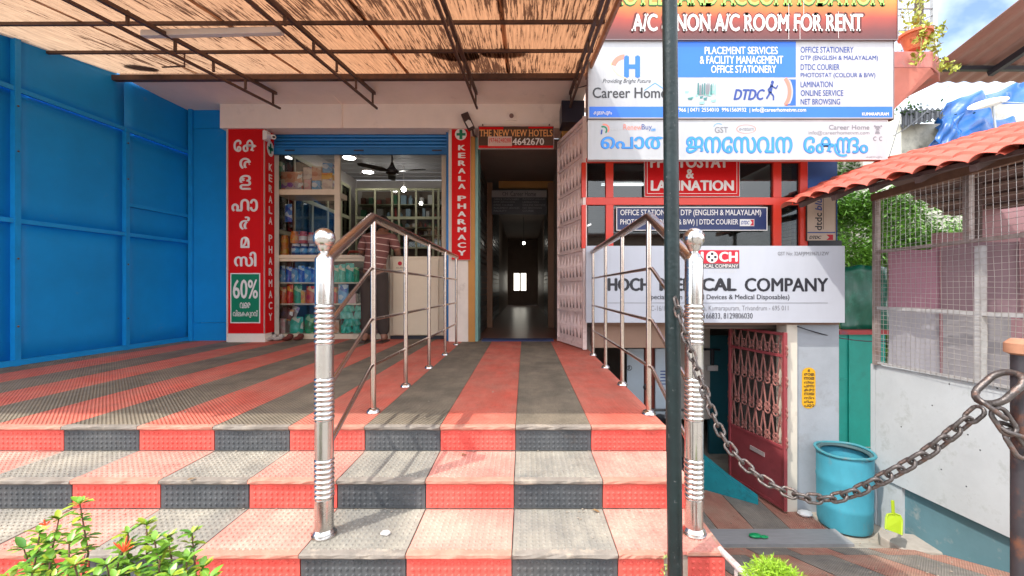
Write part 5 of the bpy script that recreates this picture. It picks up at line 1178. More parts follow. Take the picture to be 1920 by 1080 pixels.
# ================================================================ SHOP FURNITURE
DC=5.62
def zc(v,d=DC): return PZ(v,d)
def xc(u,d=DC): return PX(u,d)
lc=thing('display_counter','cream glass fronted counter with three shelves of packets below','counter',(xc(620),DC,0))
fr=MB(); top=zc(478)
fr.box(xc(513),xc(731),DC,DC+.50,0,zc(626)); fr.build('plinth',cream,lc)
MB().box(xc(510),xc(731),DC-.02,DC+.5,top-.045,top).build('top',cream,lc,bevel=.004)
for u0,u1 in ((513,521),(608,615),(723,731)): MB().box(xc(u0),xc(u1),DC,DC+.04,zc(626),top-.047).build('upright',cream,lc)
MB().box(xc(521),xc(723),DC+.0,DC+.035,top-.085,top-.047).build('top_rail',cream,lc)
for v in (529,569): MB().box(xc(521),xc(723),DC+.05,DC+.48,zc(v,DC+.05)-.02,zc(v,DC+.05)).build('shelf',cream,lc)
MB().box(xc(513),xc(731),DC+.49,DC+.5,.05,top-.05).build('back_panel',M('dim back panel',(.10,.08,.07),.8),lc)
MB().box(xc(521),xc(723),DC+.01,DC+.014,zc(626),top-.085).build('pane',glass,lc)
uc=thing('display_case','cream framed glass case above the counter with boxes and jars','display case',(xc(575),DC,top))
for u0,u1 in ((513,517),(627,637)): MB().box(xc(u0),xc(u1),DC,DC+.04,top+.001,zc(290)).build('upright',cream,uc)
MB().box(xc(517),xc(627),DC+.0,DC+.40,zc(365),zc(355)).build('shelf',cream,uc)
MB().box(xc(517),xc(627),DC+.012,DC+.016,top+.002,zc(366)).build('pane',glass,uc); MB().box(xc(517),xc(627),DC+.012,DC+.016,zc(354),zc(290)).build('pane',glass,uc)
MB().box(xc(828),xc(836),DC,DC+.04,1.13,zc(288)).build('upright',cream,uc)
# pouch and box prototypes
def pouch(w,h,t_,seed):
    rn=random.Random(seed); m=MB(); nu,nv=6,6
    for sgn in (-1,1):
        k=len(m.v)
        for i in range(nu+1):
            for j in range(nv+1):
                a=i/nu; b=j/nv; bul=(math.sin(math.pi*a)**.6)*(1-(b**3))*t_/2+ .002; m.v.append(Vector(((a-.5)*w*(1-.06*b),sgn*bul*-1+rn.uniform(-.003,.003),b*h)))
        for i in range(nu):
            for j in range(nv): q=k+i*(nv+1)+j; m.f.append((q,q+nv+1,q+nv+2,q+1))
    return m
def jar(r,h):
    return [(r*.9,0),(r,.01),(r,h*.72),(r*.8,h*.80)],[(r*.84,h*.80),(r*.84,h),(r*.5,h)]
mats=dict(blue=Mprint('blue pack print',(.02,.10,.50),(.05,.25,.65),(.55,.65,.75)),lightblue=Mprint('pale blue pack print',(.10,.35,.62),(.55,.65,.72),(.03,.12,.45)),
 red=Mprint('red pack print',(.62,.02,.02),(.75,.08,.03),(.80,.35,.05)),orange=Mprint('orange pack print',(.70,.12,.02),(.62,.03,.02),(.80,.50,.20)),green=Mprint('green pack print',(.01,.33,.14),(.02,.20,.08),(.40,.60,.30)),
 teal=Mprint('teal pack print',(.01,.42,.30),(.05,.52,.42),(.62,.60,.45)),yellow=Mprint('yellow pack print',(.75,.38,.02),(.72,.20,.02),(.7,.6,.4)),pink=Mprint('pink pack print',(.65,.33,.33),(.62,.45,.42),(.7,.55,.5)),
 white=Mprint('white pack print',(.70,.60,.52),(.60,.48,.42),(.45,.30,.50)),darkred=Mprint('dark pack print',(.12,.04,.04),(.08,.03,.10),(.55,.25,.08)),peach=Mprint('peach pack print',(.65,.35,.22),(.6,.22,.12),(.68,.55,.42)),purple=Mprint('purple pack print',(.60,.50,.50),(.30,.12,.45),(.65,.25,.2)))
def ordinal(i): return ['first','second','third','fourth','fifth','sixth','seventh','eighth','ninth','tenth','eleventh','twelfth','thirteenth','fourteenth','fifteenth','sixteenth','seventeenth','eighteenth','nineteenth','twentieth','twenty first','twenty second','twenty third','twenty fourth'][i]
def place_pack(kind,u,v,w,h,col,lab,d_=DC+.12,t_=.08,tilt=0,cat='packet',group=None,seed=0):
    """w,h in photo pixels at distance d_; (u,v) bottom centre"""
    W_=w*d_/F; H_=h*d_/F; loc=Vector((PX(u,d_),d_,PZ(v,d_)))
    if kind=='pouch': m=pouch(W_,H_,t_,seed)
    elif kind=='box': m=MB().box(-W_/2,W_/2,-t_/2,t_/2,0,H_)
    for i in range(len(m.v)): m.v[i]=Matrix.Rotation(tilt,3,'Y')@m.v[i]+loc
    o=m.build({'pouch':'packet','box':'carton'}[kind],mats[col],None,smooth=(kind=='pouch'),bevel=(.003 if kind=='box' else 0),origin=loc); tag(o,lab,cat,group); return o
# zc of shelves at packets
def sv(vfront,d_): # row at packet depth of the shelf whose front edge shows at vfront
    z=PZ(vfront,DC+.05); return V0-(z-CZ)*F/d_
dP=DC+.14
v1=sv(529,dP); v2=sv(569,dP); v3=V0-(zc(626)-CZ)*F/dP
cols1=['lightblue','blue','lightblue','blue','lightblue','blue','blue']
for i,c in enumerate(cols1): place_pack('pouch',529+i*12.2,v1,12.5,31-(i%3)*2,c,('pale blue' if c=='lightblue' else 'deep blue')+' detergent pouch on the top counter shelf, %s from the left'%ordinal(i),dP,seed=i,tilt=random.uniform(-.08,.08))
row2=[('orange',14,30),('red',11,35),('green',15,36),('yellow',6,24),('orange',17,32)]
u=527
for i,(c,w,h) in enumerate(row2): place_pack('pouch' if c!='yellow' else 'box',u+w/2-4,v2,w+1,h,c,c+' food packet on the middle counter shelf, %s from the left'%ordinal(i),dP,seed=20+i); u+=w+1.5
for i,(c,u,w,h,k) in enumerate([('pink',532,16,27,'box'),('teal',556,26,30,'pouch'),('green',582,22,34,'pouch'),('teal',600,16,32,'pouch')]): place_pack(k,u,v3,w,h,c,['pale pink carton on the bottom counter shelf at the left end','large green and white nappy pack on the bottom shelf beside the pink carton','second large green nappy pack on the bottom counter shelf','narrow green nappy pack on the bottom shelf against the middle upright'][i],dP,.14,seed=30+i)
place_pack('pouch',536,v3-25,26,22,'darkred','dark wrapped snack pack lying on top of the pink carton',dP,.08,tilt=.25,seed=41); place_pack('pouch',548,v3-29,14,22,'white','silvery wrapped pack standing behind the snack pack',dP+.06,.06,tilt=.4,seed=42)
rowr=[('teal',628,14,32),('teal',641,13,34),('teal',656,17,36),('green',669,10,28),('green',718,9,30)]
for i,(c,u,w,h) in enumerate(rowr): place_pack('pouch',u,v1,w,h,c,('sea green' if c=='teal' else 'dark green')+' pouch on the top counter shelf right of the middle upright, %s along'%ordinal(i),dP,seed=50+i)
rowr2=[('red',627,12,30,'box','flat red carton on the middle counter shelf right of the upright'),('lightblue',644,20,36,'pouch','big pale blue powder pouch on the middle counter shelf'),('pink',662,14,18,'box','low pink carton on the middle shelf beside the pale blue pouch'),('lightblue',716,16,30,'pouch','white and blue bottle pack on the middle shelf behind the standing person')]
for i,(c,u,w,h,k,lab) in enumerate(rowr2): place_pack(k,u,v2,w,h,c,lab,dP,seed=60+i)
n_=0
for r in range(4):
    for cix in range(4):
        u=645+cix*11.5+(r%2)*3; v=v3-r*13.2; place_pack('pouch',u,v,13,15,'teal','small sea green pouch in the bottom shelf pile, %s row up, %s from the left'%(ordinal(r),ordinal(cix)),dP,.07,tilt=random.uniform(-.5,.5),group='sea green pouches piled on the bottom counter shelf',seed=80+n_); n_+=1
place_pack('box',630,v3,18,24,'peach','white and peach nappy carton on the bottom shelf left of the pouch pile',dP,.12); place_pack('pouch',622,v3-24,14,28,'darkred','dark pouch on top of the peach carton',dP,.08,seed=120); place_pack('box',716,v3,14,16,'darkred','dark red brown carton on the bottom shelf at the right end',dP,.12)
# upper shelf boxes
dU=DC+.16; vU=V0-(zc(355)-CZ)*F/dU
for i,(u,w,h,c,lab,dv) in enumerate([(522,10,27,'green','white and green carton at the left end of the upper case, lower one',0),(523,14,28,'green','white and green carton at the left end of the upper case, upper one',27.3),(551,40,16,'purple','long lilac carton under the red brown one in the upper case',0),(550,40,20,'peach','long red brown carton on top of the lilac one',16.3),(580,12,22,'pink','pale carton with a red stripe, lower middle of the upper case',0),(580,16,22,'white','white and lilac carton, upper middle of the upper case',22.3),(596,16,20,'lightblue','blue grey carton with a wave pattern in the upper case',0),(597,18,26,'peach','peach carton on top of the blue grey one',20.3),(616,18,22,'white','cream and yellow carton at the right end of the upper case, lower one',0),(616,20,12,'yellow','flat yellow carton at the right end of the upper case, middle one',22.3),(617,18,18,'lightblue','pale blue carton at the right end of the upper case, topmost',34.6)]):
    place_pack('box',u,vU-dv,w,h,c,lab,dU,.10,cat='carton')
# jars on the counter top
jm={'orange':M('orange jar',(.75,.22,.01),.3),'red':M('red jar',(.62,.05,.03),.3),'blue':M('dark blue tin',(.02,.05,.22),.3),'clear':M('pinkish jar',(.5,.32,.3),.25)}
dJ=DC+.14; vJ=V0-(top-CZ)*F/dJ
for i,(u,k,h,w,lab,lift,c) in enumerate([(534,0,20,14,'lower orange jar at the left of the counter top',0,'orange'),(534,0,18,13,'upper orange jar stacked at the left of the counter top',20,'orange'),(553,0,22,15,'orange jar standing on the blue tins, left one',23,'orange'),(569,0,22,15,'red jar standing on the blue tins, beside the orange one',23,'red'),(585,0,20,14,'clear pinkish jar standing on the blue tins',23,'clear'),(555,0,22,15,'dark blue tin with white label, leftmost of the row',0,'blue'),(571,0,22,14,'dark blue tin, second of the row',0,'blue'),(586,0,22,14,'dark blue tin, third of the row',0,'blue'),(602,0,22,14,'dark blue tin, rightmost of the row behind the ball finial',0,'blue')]):
    t=thing('jar' if c!='blue' else 'tin',lab,'jar' if c!='blue' else 'tin',P(u,vJ-lift,dJ)); a,b=jar(w/2*dJ/F,h*dJ/F); MB().lathe(P(u,vJ-lift,dJ),a,16).build('body',jm[c],t,smooth=True); MB().lathe(P(u,vJ-lift,dJ),b,16).build('lid',{'orange':jm['orange'],'red':jm['red'],'blue':white_ink,'clear':jm['red']}[c],t,smooth=True)
    MB().lathe(P(u,vJ-lift,dJ)+Vector((0,0,h*dJ/F*.25)),[(w/2*dJ/F+.001,0),(w/2*dJ/F+.001,h*dJ/F*.35)],16).build('paper_label',mats['yellow' if c=='orange' else 'white' if c!='blue' else 'lightblue'],t)
t=thing('hanging_packet_strip','dark blue sachet strip hanging inside the upper case','packet',P(541,430,DC+.1)); m=pouch(14*DC/F,34*DC/F,.03,3)
for i in range(len(m.v)): m.v[i]=m.v[i]+P(541,416,DC+.1)
m.build('packet',mats['blue'],t); MB().tube([P(541,383,DC+.1),P(541,366,DC+.1)],.003,5).build('cord',white_ink,t)
# fridge-like cream cabinet
cb=thing('cabinet','plain cream cabinet with a closed door at the right end of the counter','cabinet',(xc(788),DC,0))
MB().box(xc(733),xc(838),DC-.04,DC+.5,.05,zc(481)).build('body',cream,cb,bevel=.004); MB().box(xc(739),xc(824),DC-.065,DC-.042,.06,zc(487)).build('door',M('cream door',(.68,.57,.42),.5,var=.05),cb,bevel=.006)
MB().box(xc(733),xc(845),DC-.02,DC+.5,0,.048).build('plinth',black_ink,cb); MB().box(xc(838),xc(845),DC-.03,DC+.3,.05,1.12).build('side_panel',cream,cb)
flat(cb,'sticker',[(750+4*math.cos(i*.63),494+4*math.sin(i*.63)) for i in range(10)],DC-.066,M('logo red',(.5,.01,.03)),.002); flat(cb,'sticker',prect(744,507,754,512),DC-.066,grey_ink,.002)
put_text(cb,"SCAN",743,756,501,503.5,DC-.066,black_ink,0)
# back cabinets, left wall cabinets
kb=thing('wall_cabinet','pale green glass fronted medicine cabinet along the back wall of the shop','cabinet',(-2.6,8.7,0))
kf=M('pale olive frame',(.46,.46,.30),.5,var=.06); DK=8.55
X0,X1=PX(668,DK),PX(826,DK); zt2=PZ(353,DK)
MB().box(X0,X1,DK+.3,DK+.4,0,zt2).build('back_panel',M('cabinet back',(.16,.12,.09),.8),kb)
for u in (668,703,735,748,780,812,822): MB().box(PX(u-1.8,DK),PX(u+1.8,DK),DK,DK+.03,0,zt2).build('upright',kf,kb)
for v,th in ((353,4),(406,5),(463,3),(500,4)): MB().box(X0,X1,DK-.003,DK+.032,PZ(v+th,DK),PZ(v,DK)).build('cross_rail',kf,kb)
for v in (382,425,440): MB().box(X0,X1,DK+.04,DK+.3,PZ(v,DK)-.015,PZ(v,DK)).build('shelf',kf,kb)
MB().box(X0,X1,DK+.006,DK+.01,PZ(463,DK),PZ(357,DK)).build('pane',glass,kb)
rn=random.Random(9); cl_=[('white',(.6,.58,.55)),('brown',(.16,.05,.02)),('pale blue',(.3,.42,.5)),('red',(.45,.06,.05)),('green',(.06,.2,.1))]
gi=0
for v,nm in ((382,'upper'),(406,'second'),(425,'third'),(440,'fourth'),(463,'fifth')):
    zsh=PZ(v,DK)+.002; x=X0+.06; k=0
    if v==406: zsh=PZ(406,DK)+.003
    while x<X1-.08:
        w=rn.uniform(.05,.12); h=rn.uniform(.09,.20) if v in (382,406) else rn.uniform(.07,.13); cn,cc2=rn.choice(cl_)
        m=MB()
        if rn.random()<.5: m.box(x,x+w,DK+.08,DK+.16,zsh,zsh+h)
        else: m.lathe((x+w/2,DK+.12,zsh),[(w*.42,0),(w*.42,h*.7),(w*.2,h*.8),(w*.2,h)],10)
        tag(m.build('medicine_pack',M('medicine '+cn,cc2,.5,var=.1)),'%s medicine pack on the %s shelf of the back cabinet, number %d from the left in its row'%(cn,nm,k+1),'medicine','medicine packs in the back cabinet')['label']='%s medicine pack, %s from the left on the %s shelf of the back cabinet'%(cn,ordinal(k),nm)
        x+=w+rn.uniform(.01,.07 if v>406 else .12); k+=1
kl=thing('wall_cabinet','pale green cabinet with glass doors along the left wall of the shop','cabinet',(-3.6,7.3,0))
XL=-3.58
for y in (5.9,6.45,7.0,7.55,8.1,8.5): MB().box(XL,XL+.03,y-.022,y+.022,0,2.75).build('upright',kf,kl)
for z in (2.72,2.1,1.5,1.13,.1): MB().box(XL+.002,XL+.034,5.9,8.5,z-.03,z+.03).build('cross_rail',kf,kl)
MB().box(XL-.03,XL-.02,5.9,8.5,0,2.75).build('back_panel',M('cabinet back',(.16,.12,.09)),kl)
MB().box(XL+.012,XL+.016,5.92,8.48,1.53,2.70).build('pane',dark_glass,kl)
# ceiling lights, fan, chair
glow=M('lamp glow',(1,.97,.9),var=0,emit=9)
for i,(u,v,lab) in enumerate(((655,293,'round glowing ceiling lamp near the shop shutter'),(690,320,'square glowing ceiling lamp further back in the shop'))):
    d_=F*(2.98-CZ)/(V0-v); t=thing('ceiling_lamp',lab,'lamp',(PX(u,d_),d_,2.93)); MB().lathe((PX(u,d_),d_,2.955),[(.11,0),(.13,.02),(.13,.042)],20).build('rim',white_ink,t); MB().lathe((PX(u,d_),d_,2.945),[(.10,0),(.10,.009)],20).build('diffuser',M('panel glow',(1,.96,.9),var=0,emit=10),t)
bb=thing('lamp_reflection','lamp reflection before the back cabinet, drawn as a glowing ball on a cord','lamp',P(757,355,8.0)); MB().ball(P(757,355,7.9),.045,12).build('bulb',M('reflection glow',(1,.97,.9),var=0,emit=30),bb,smooth=True); MB().tube([P(757,350,7.9),(P(757,350,7.9).x,7.9,3.0)],.005,5).build('cord',white_ink,bb)  # a lamp reflection, made as an added glowing ball and cord
fn_=thing('ceiling_fan','dark three bladed ceiling fan in the pharmacy','fan',P(735,325,6.9)); fm=M('fan brown',(.03,.018,.014),.4); fc=P(735,322,6.9)
MB().lathe(fc-Vector((0,0,.05)),[(.05,0),(.10,.02),(.11,.06),(.06,.11),(.03,.16),(.02,.2)],20).build('motor',fm,fn_,smooth=True); MB().tube([fc+Vector((0,0,.12)),(fc.x,fc.y,3.0)],.013,8).build('rod',fm,fn_); MB().lathe((fc.x,fc.y,2.9),[(.02,0),(.06,.09)],14).build('canopy_cup',fm,fn_)
for a in (-12,108,228): 
    a=R(a); c_,s_=math.cos(a),math.sin(a); m=MB(); q=[(.10,-.03),(.18,-.065),(.55,-.06),(.60,0),(.55,.06),(.18,.065),(.10,.03)]; m.prism([fc+Vector((x*c_-y*s_,x*s_+y*c_,.0+y*.15)) for x,y in q],(0,0,.008)); m.build('blade',fm,fn_)
chh=thing('chair','red framed chair back showing above the counter behind the railing','chair',P(668,500,7.6)); cx_,cy_=PX(668,7.6),7.6
MB().tube([(cx_-.17,cy_,0),(cx_-.17,cy_,1.25),(cx_-.12,cy_,1.34),(cx_+.12,cy_,1.34),(cx_+.17,cy_,1.25),(cx_+.17,cy_,0)],.022,8).build('frame',M('red chair frame',(.45,.08,.05),.5),chh)
MB().box(cx_-.15,cx_+.15,cy_-.01,cy_+.01,.75,1.28).build('backrest',M('chair cane',(.35,.28,.2),.8),chh); MB().box(cx_-.18,cx_+.18,cy_-.4,cy_,.44,.49).build('seat',M('red chair frame',(.45,.08,.05)),chh)
for x in (-.16,.16): MB().box(cx_+x-.02,cx_+x+.02,cy_-.4,cy_-.36,0,.44).build('leg',M('red chair frame',(.45,.08,.05)),chh)
# shoes by the door
def shoe(u,v,dd,c,lab,rz):
    m=MB(); p=P(u,v,dd); p.z=0.0
    for i,(dx,w,h) in enumerate(((0,.04,.05),(.07,.045,.05),(.14,.05,.035),(.20,.045,.03))): pass
    m.ball((p.x,p.y,.03),.05,12,(.9,2.2,.55)); m.ball((p.x,p.y+.05,.05),.045,10,(.85,1.1,.8))
    tag(m.build('shoe',c,smooth=True),lab,'shoe')
shoe(510,632,5.43,M('white black shoe',(.5,.46,.42),.6,var=.5,vs=20,dirt=(.05,.04,.04),da=.9,ds=14),'worn black and white shoe by the shop step, left one',0); shoe(523,632,5.44,MC['white black shoe'],'worn black and white shoe by the shop step, right one',0)
shoe(540,634,5.46,M('dark red sandal',(.12,.02,.015),.6),'dark red slipper lying by the counter base, nearer the shoes',0); shoe(560,634,5.48,MC['dark red sandal'],'dark red slipper lying by the counter base, farther right',0)
# ================================================================ PERSON
pe=thing('person','person in a brown striped shirt and dark trousers leaning on the counter, seen from behind','person',(PX(702,5.36),5.34,0))
px0=PX(704,5.34); skinm=M('brown skin',(.22,.10,.06),.5,var=.08); hair=M('black hair',(.015,.012,.01),.6)
Y0=5.30
def J(x,y,z): return (px0+x,Y0+y,z)
pts_=[J(0,0,.92),J(0,.05,1.06),J(0,.12,1.22),J(0,.19,1.36),J(0,.22,1.40),J(0,.29,1.44),J(.0,.33,1.48),
 J(-.17,.18,1.34),J(-.24,.16,1.16),J(-.20,.36,1.12),J(-.16,.44,1.145), J(.17,.18,1.34),J(.25,.14,1.18),J(.20,.34,1.13),J(.15,.42,1.15),
 J(-.09,0,.86),J(-.095,.02,.48),J(-.10,0,.09),J(-.105,-.10,.035), J(.09,0,.86),J(.10,.0,.48),J(.12,.0,.09),J(.135,-.06,.035),J(-.10,.09,.035),J(.12,.10,.035)]
ed=[(0,1),(1,2),(2,3),(3,4),(4,5),(5,6),(3,7),(7,8),(8,9),(9,10),(3,11),(11,12),(12,13),(13,14),(0,15),(15,16),(16,17),(17,23),(0,19),(19,20),(20,21),(21,24),(17,18),(21,22)]
rd_=[.13,.125,.13,.12,.06,.055,.05,.06,.045,.035,.03,.06,.045,.035,.03,.085,.055,.04,.03,.085,.055,.04,.03,.03,.03]
b=skin(pts_,ed,rd_); b.build('body',skinm,pe,smooth='all')
hd=MB().ball(J(0,.36,1.53),.10,18,(.78,.95,1.12)); hd.ball(J(-.08,.36,1.52),.02,8,(.5,1,1.4)); hd.ball(J(.08,.36,1.52),.02,8,(.5,1,1.4)); hd.ball(J(0,.46,1.51),.018,8,(.8,1.2,1.2)); hd.build('head',skinm,pe,smooth='all')
MB().ball(J(0,.335,1.555),.105,18,(.80,.92,1.05)).build('hair',hair,pe,smooth='all')
sp_=[pts_[i] for i in (0,1,2,3,7,8,11,12)]; b=skin([J(0,-.0,.86)]+sp_,[(0,1),(1,2),(2,3),(3,4),(4,5),(5,6),(4,7),(7,8)],[(.135,.12),(.145,.125),(.15,.125),(.155,.13),(.14,.12),.075,.065,.075,.065]); b.build('shirt',Mstripe('brown striped cloth',(.17,.065,.055),(.60,.42,.36),.085,.12),pe,smooth='all')
tp=[J(0,0,.93),J(-.085,0,.84),J(-.095,.02,.48),J(-.10,0,.075),J(.085,0,.84),J(.10,0,.48),J(.12,0,.075)]; b=skin(tp,[(0,1),(1,2),(2,3),(0,4),(4,5),(5,6)],[(.125,.115),.105,.085,.075,.105,.085,.075]); b.build('trousers',M('dark trousers',(.045,.032,.026),.9,var=.15,vs=8),pe,smooth='all')
for sx in (-1,1):
    for f in range(5): 
        base=Vector(J(sx*.165-.0 + (-.03+f*.015)*1,.45,1.15)); MB().tube([base,base+Vector((0,.03,.005)),base+Vector((0,.055,-.006))],[.008,.0075,.006],6).build('finger',skinm,pe,smooth='all')
    MB().box(px0+sx*.11-.05,px0+sx*.11+.05,Y0-.16,Y0+.12,.0,.018).build('sandal',M('sandal sole',(.06,.03,.02),.7),pe,bevel=.006)
# ================================================================ PLANTS (foreground)
bed=MB().box(-1.75,-.62,.70,1.12,-.64,-.40); struct(bed.build('planting_bed',M('soil',(.07,.045,.03),.95,var=.3,vs=12,bump=1,bs=30)))
shr=thing('shrub','flowering shrub with glossy yellow green leaves and orange red buds in front of the steps','shrub',(-1.0,.98,-.40))
lm1=M('shrub leaf',(.15,.31,.03),.38,var=.35,vs=9,spec=.5); lm2=M('shrub young leaf',(.28,.36,.03),.38,var=.25,vs=9); lm3=M('shrub dark leaf',(.07,.20,.03),.4,var=.3,vs=9)
def leafmesh(mat,L=.034,Wd=.016):
    m=MB(); prof_=[(0,.10),(.2,.62),(.45,1),(.7,.85),(.9,.4),(1,.02)]
    for s,wd in prof_: 
        for k in (-1,0,1): m.v.append(Vector((s*L,k*wd*Wd/2,(.18*abs(k)*wd*Wd)-.25*L*s*s)))
    for i in range(len(prof_)-1):
        for k in range(2): a=i*3+k; m.f.append((a,a+3,a+4,a+1))
    me=bpy.data.meshes.new('leaf'); me.from_pydata([tuple(v) for v in m.v],[],m.f); me.materials.append(mat)
    for p in me.polygons: p.use_smooth=True
    return me
LM=[leafmesh(lm1),leafmesh(lm1,.04,.017),leafmesh(lm2,.03,.012),leafmesh(lm3,.04,.018)]
rn=random.Random(21); stm=M('shrub stem',(.14,.07,.045),.8,var=.3,vs=20)
dS=.98; so_=wloc(shr)
tips=[(150,945,.98),(110,975,.97),(75,1000,.96),(45,1030,.98),(95,1050,.95),(130,1020,.94),(60,1075,.92),(140,1060,.92),(20,1085,.95),(100,1085,.9),
 (240,1000,1.0),(275,985,1.01),(315,1010,1.0),(360,1000,1.02),(230,1030,.97),(300,1040,.95),(350,1050,.96),(200,1060,.93),(255,1070,.92),(320,1080,.9),(380,1065,.97),(180,1085,.9),(290,1015,.96),(215,1085,.88),(165,1100,.9),(345,1095,.9),(90,1020,.99),(40,1100,.9),(270,1100,.87),(390,1090,.92)]
roots=[(-.98,.98,-.40),(-.85,.97,-.40),(-1.12,.97,-.40)]
leafn=0
for ti,(u,v,d_) in enumerate(tips):
    tip=P(u,v,d_); rt_=Vector(min(roots,key=lambda q:abs(q[0]-tip.x))); midp=rt_.lerp(tip,.55)+Vector((rn.uniform(-.09,.09),rn.uniform(-.04,.04),0)); m2=rt_.lerp(tip,.82)+Vector((rn.uniform(-.03,.03),0,-.01))
    MB().tube([rt_,midp,m2,tip],[.0045,.0034,.0022,.0015],6).build('stem',stm,shr,smooth='all')
    whorls=3 if v<1055 else 2
    for w_ in range(whorls):
        c=tip.lerp(m2,w_*.33); nlf=4 if w_==0 else 3
        ph=rn.uniform(0,6)
        for k in range(nlf):
            if leafn>=292: break
            a=ph+2*math.pi*k/nlf; el=(.75 if w_==0 else .25)+rn.uniform(-.2,.2); t=Vector((math.cos(a)*math.cos(el),math.sin(a)*math.cos(el),math.sin(el))); y=Vector((0,0,1)).cross(t).normalized(); z=t.cross(y)
            me=LM[2] if (w_==0 and rn.random()<.5) else rn.choice((LM[0],LM[1],LM[3],LM[0]))
            sc_=rn.uniform(.6,1.05); M4=(Matrix((t,y,z)).transposed()*sc_).to_4x4(); M4[3][3]=1; M4.translation=c-so_
            o=bpy.data.objects.new('leaf',me); C.objects.link(o); o.parent=shr; o.matrix_local=M4; leafn+=1
lo=MB()
for i in range(650):
    c=Vector((rn.uniform(-1.27,-.76),rn.uniform(.90,1.02),rn.uniform(-.22,.035)-.06)); dv=Vector((rn.uniform(-1,1),rn.uniform(-1,.6),rn.uniform(-.2,.9))).normalized(); leaf_quad(lo,c,dv,.014,.032,rv(rn))
o=lo.build('lower_foliage',lm1,shr); o['kind']='stuff'
cf=MB(); cf2_=MB()
for (u,v,d_) in tips:
    tip=P(u,v,d_); rt_=Vector(min(roots,key=lambda q:abs(q[0]-tip.x))); 
    for w_ in range(5):
        c=tip.lerp(rt_,w_*.045)
        for k in range(6):
            a=rn.uniform(0,6.28); el=rn.uniform(.0,1.0)-.12*w_; t=Vector((math.cos(a)*math.cos(el),math.sin(a)*math.cos(el),math.sin(el))); L=rn.uniform(.018,.034); y=Vector((0,0,1)).cross(t).normalized(); dn=Vector((0,0,-L*.22)); W_=L*.42
            tgt=(cf2_ if (w_<2 and rn.random()<.4) else cf)
            tgt.add([c,c+t*L*.4+y*W_*.5,c+t*L*.8+y*W_*.35+dn*.5,c+t*L+dn,c+t*L*.8-y*W_*.35+dn*.5,c+t*L*.4-y*W_*.5],[(0,1,2,3,4,5)])
o=cf.build('foliage',lm1,shr); o['kind']='stuff'; o=cf2_.build('young_foliage',lm2,shr); o['kind']='stuff'
fb=M('flower bud',(.75,.10,.03),.5,var=.2)
for (u,v) in ((232,1035),(85,985)):
    c=P(u,v,.95); fo=MB()
    for k in range(8 if u>200 else 4):
        dv=Vector((rn.uniform(-.7,.7),rn.uniform(-.6,.3),rn.uniform(.3,1))).normalized(); L=rn.uniform(.018,.034)*(1 if u>200 else .6); fo.tube([c,c+dv*L*.8,c+dv*L],[.0013,.0018,.0008],5)
    fo.build('flower_cluster',fb,shr)
# fern clump and its pipe
pf=thing('potted_fern','round clump of bright lime green feathery foliage at the bottom edge','plant',P(1455,1120,1.15))
pcn=P(1455,1092,1.15); MB().lathe(pcn-Vector((0,0,.30)),[(.06,0),(.085,.17),(.09,.2)],20).build('pot',M('terracotta',(.52,.14,.06)),pf,smooth=True)
fo=MB(); 
for i in range(2600):
    th_=rn.uniform(0,2*math.pi); ph=rn.uniform(-.1,1.5); rr=rn.uniform(.45,1)
    n_=Vector((math.cos(th_)*math.cos(ph)*.088,math.sin(th_)*math.cos(ph)*.088,math.sin(ph)*.082))*rr; c=pcn+Vector((0,0,-.03))+n_
    dv=(n_.normalized()+rv(rn)*.9).normalized(); L=rn.uniform(.012,.026); s=dv.cross(rv(rn)).normalized()*.0011; c2=c+dv*L*.55+rv(rn)*.003; c3=c+dv*L+Vector((0,0,-.004))
    fo.add([c-s,c+s,c2+s,c3,c2-s],[(0,1,2,4),(4,2,3)])
o=fo.build('foliage',M('lime foliage',(.26,.44,.02),.5,var=.35,vs=30),pf); o['kind']='stuff'
pr_=thing('handrail_pipe','short rusty white painted pipe rail beside the right post plinth','rail',(.74,1.5,-.8))
wp=M('peeling white pipe',(.55,.48,.46),.6,var=.2,vs=12,dirt=(.28,.09,.06),da=.8,ds=18)
MB().tube([P(1350,1030,1.52),P(1400,1080,1.35),P(1440,1130,1.22)],.011,10).build('pipe',wp,pr_,smooth=True); MB().tube([P(1380,1060,1.42),P(1380,1060,1.42)+Vector((0,0,-.45))],.006,8).build('leg',wp,pr_)
wd=MB(); c=P(1248,1062,1.46)
for i in range(40): leaf_quad(wd,c+Vector((rn.uniform(-.014,.014),0,rn.uniform(-.05,.035))),rv(rn),.006,.012,rv(rn))
tag(wd.build('weed',M('weed leaf',(.30,.36,.10),.6)),'small green weed sprouting from the step edge by the black pole','plant')
pb_=P(722,1005,1.60); pb_.z=-.247; tag(MB().prism([pb_+Vector((x,y,0)) for x,y in ((-.016,-.006),(.012,-.012),(.02,.004),(.006,.016),(-.012,.012))],(0,0,.008)).build('pebble',white_ink,bevel=.002),'small white stone chip on the third step tread','stone')

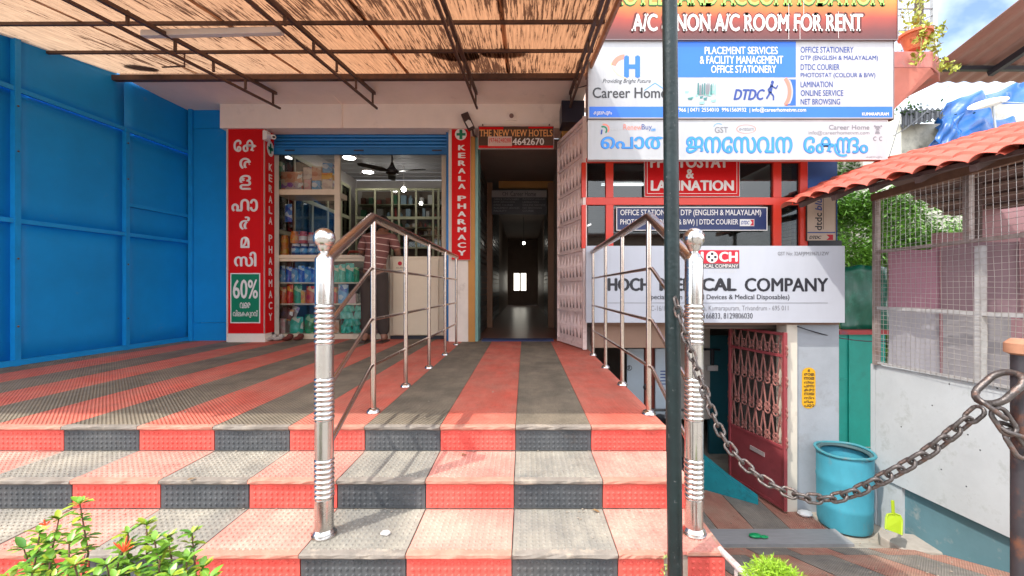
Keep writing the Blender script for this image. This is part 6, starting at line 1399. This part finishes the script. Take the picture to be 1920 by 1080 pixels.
# grit, dry leaves and paper scraps gathered in the corners of steps and yard
gr_=MB(); rn=random.Random(77)
def chip(m,p,r):
    n=rn.randint(4,6); a0=rn.uniform(0,6); m.prism([p+Vector((r*rn.uniform(.6,1.2)*math.cos(a0+6.283*k/n),r*rn.uniform(.5,1)*math.sin(a0+6.283*k/n),0)) for k in range(n)],(0,0,r*rn.uniform(.2,.6)))
for (yn,zt),(y2,_) in zip(NZ[1:4],[(NZ[0][0],0),(NZ[1][0],0),(NZ[2][0],0)]):
    for i in range(110):
        x=rn.uniform(-2.6,.62); back=rn.random()<.7; y=(y2-abs(rn.gauss(0,.025))-.004) if back else rn.uniform(yn+.01,y2-.01); chip(gr_,Vector((x,y,zt+.004)),rn.uniform(.0015,.005))
for i in range(160): chip(gr_,Vector((rn.uniform(-3.5,.6),rn.uniform(2.15,5.2),.0015)),rn.uniform(.0015,.006))
for i in range(160):
    y=rn.uniform(2.9,4.4); chip(gr_,Vector((rn.uniform(1.2,3.45),y,floor_z(y)+.002)),rn.uniform(.003,.010))
o=gr_.build('grit',M('grit',(.34,.28,.22),.9,var=.4,vs=60)); tag(o,'loose grit and small chips scattered over the steps and yard','grit',kind='stuff')
dl=M('dry leaf',(.26,.15,.06),.7,var=.4,vs=40)
for i,(x,y,z) in enumerate(((-1.42,1.78,-.120),(-.30,2.04,-.120),(.30,1.76,-.245),(-2.9,3.2,.003),(1.9,3.9,-1.68),(2.6,4.0,-1.68))):
    m=MB(); a=rn.uniform(0,6); c_,s_=math.cos(a),math.sin(a); pts_l=[(-.5,0,.0),(-.2,.2,.1),(.2,.22,.15),(.5,0,.05),(.2,-.2,.12),(-.2,-.18,.08)]
    m.add([Vector((x+.035*(p*c_-q*s_),y+.035*(p*s_+q*c_),z+.04*w)) for p,q,w in pts_l],[(0,1,2,3,4,5)])
    tag(m.build('dry_leaf',dl),['curled dry leaf on the second step left of the railing','curled dry leaf at the foot of the top riser','curled dry leaf at the right of the third step','curled dry leaf on the platform near the blue gate','dry leaf in the yard left of the drum','dry leaf in the yard right in front of the cream pillar'][i],'leaf')
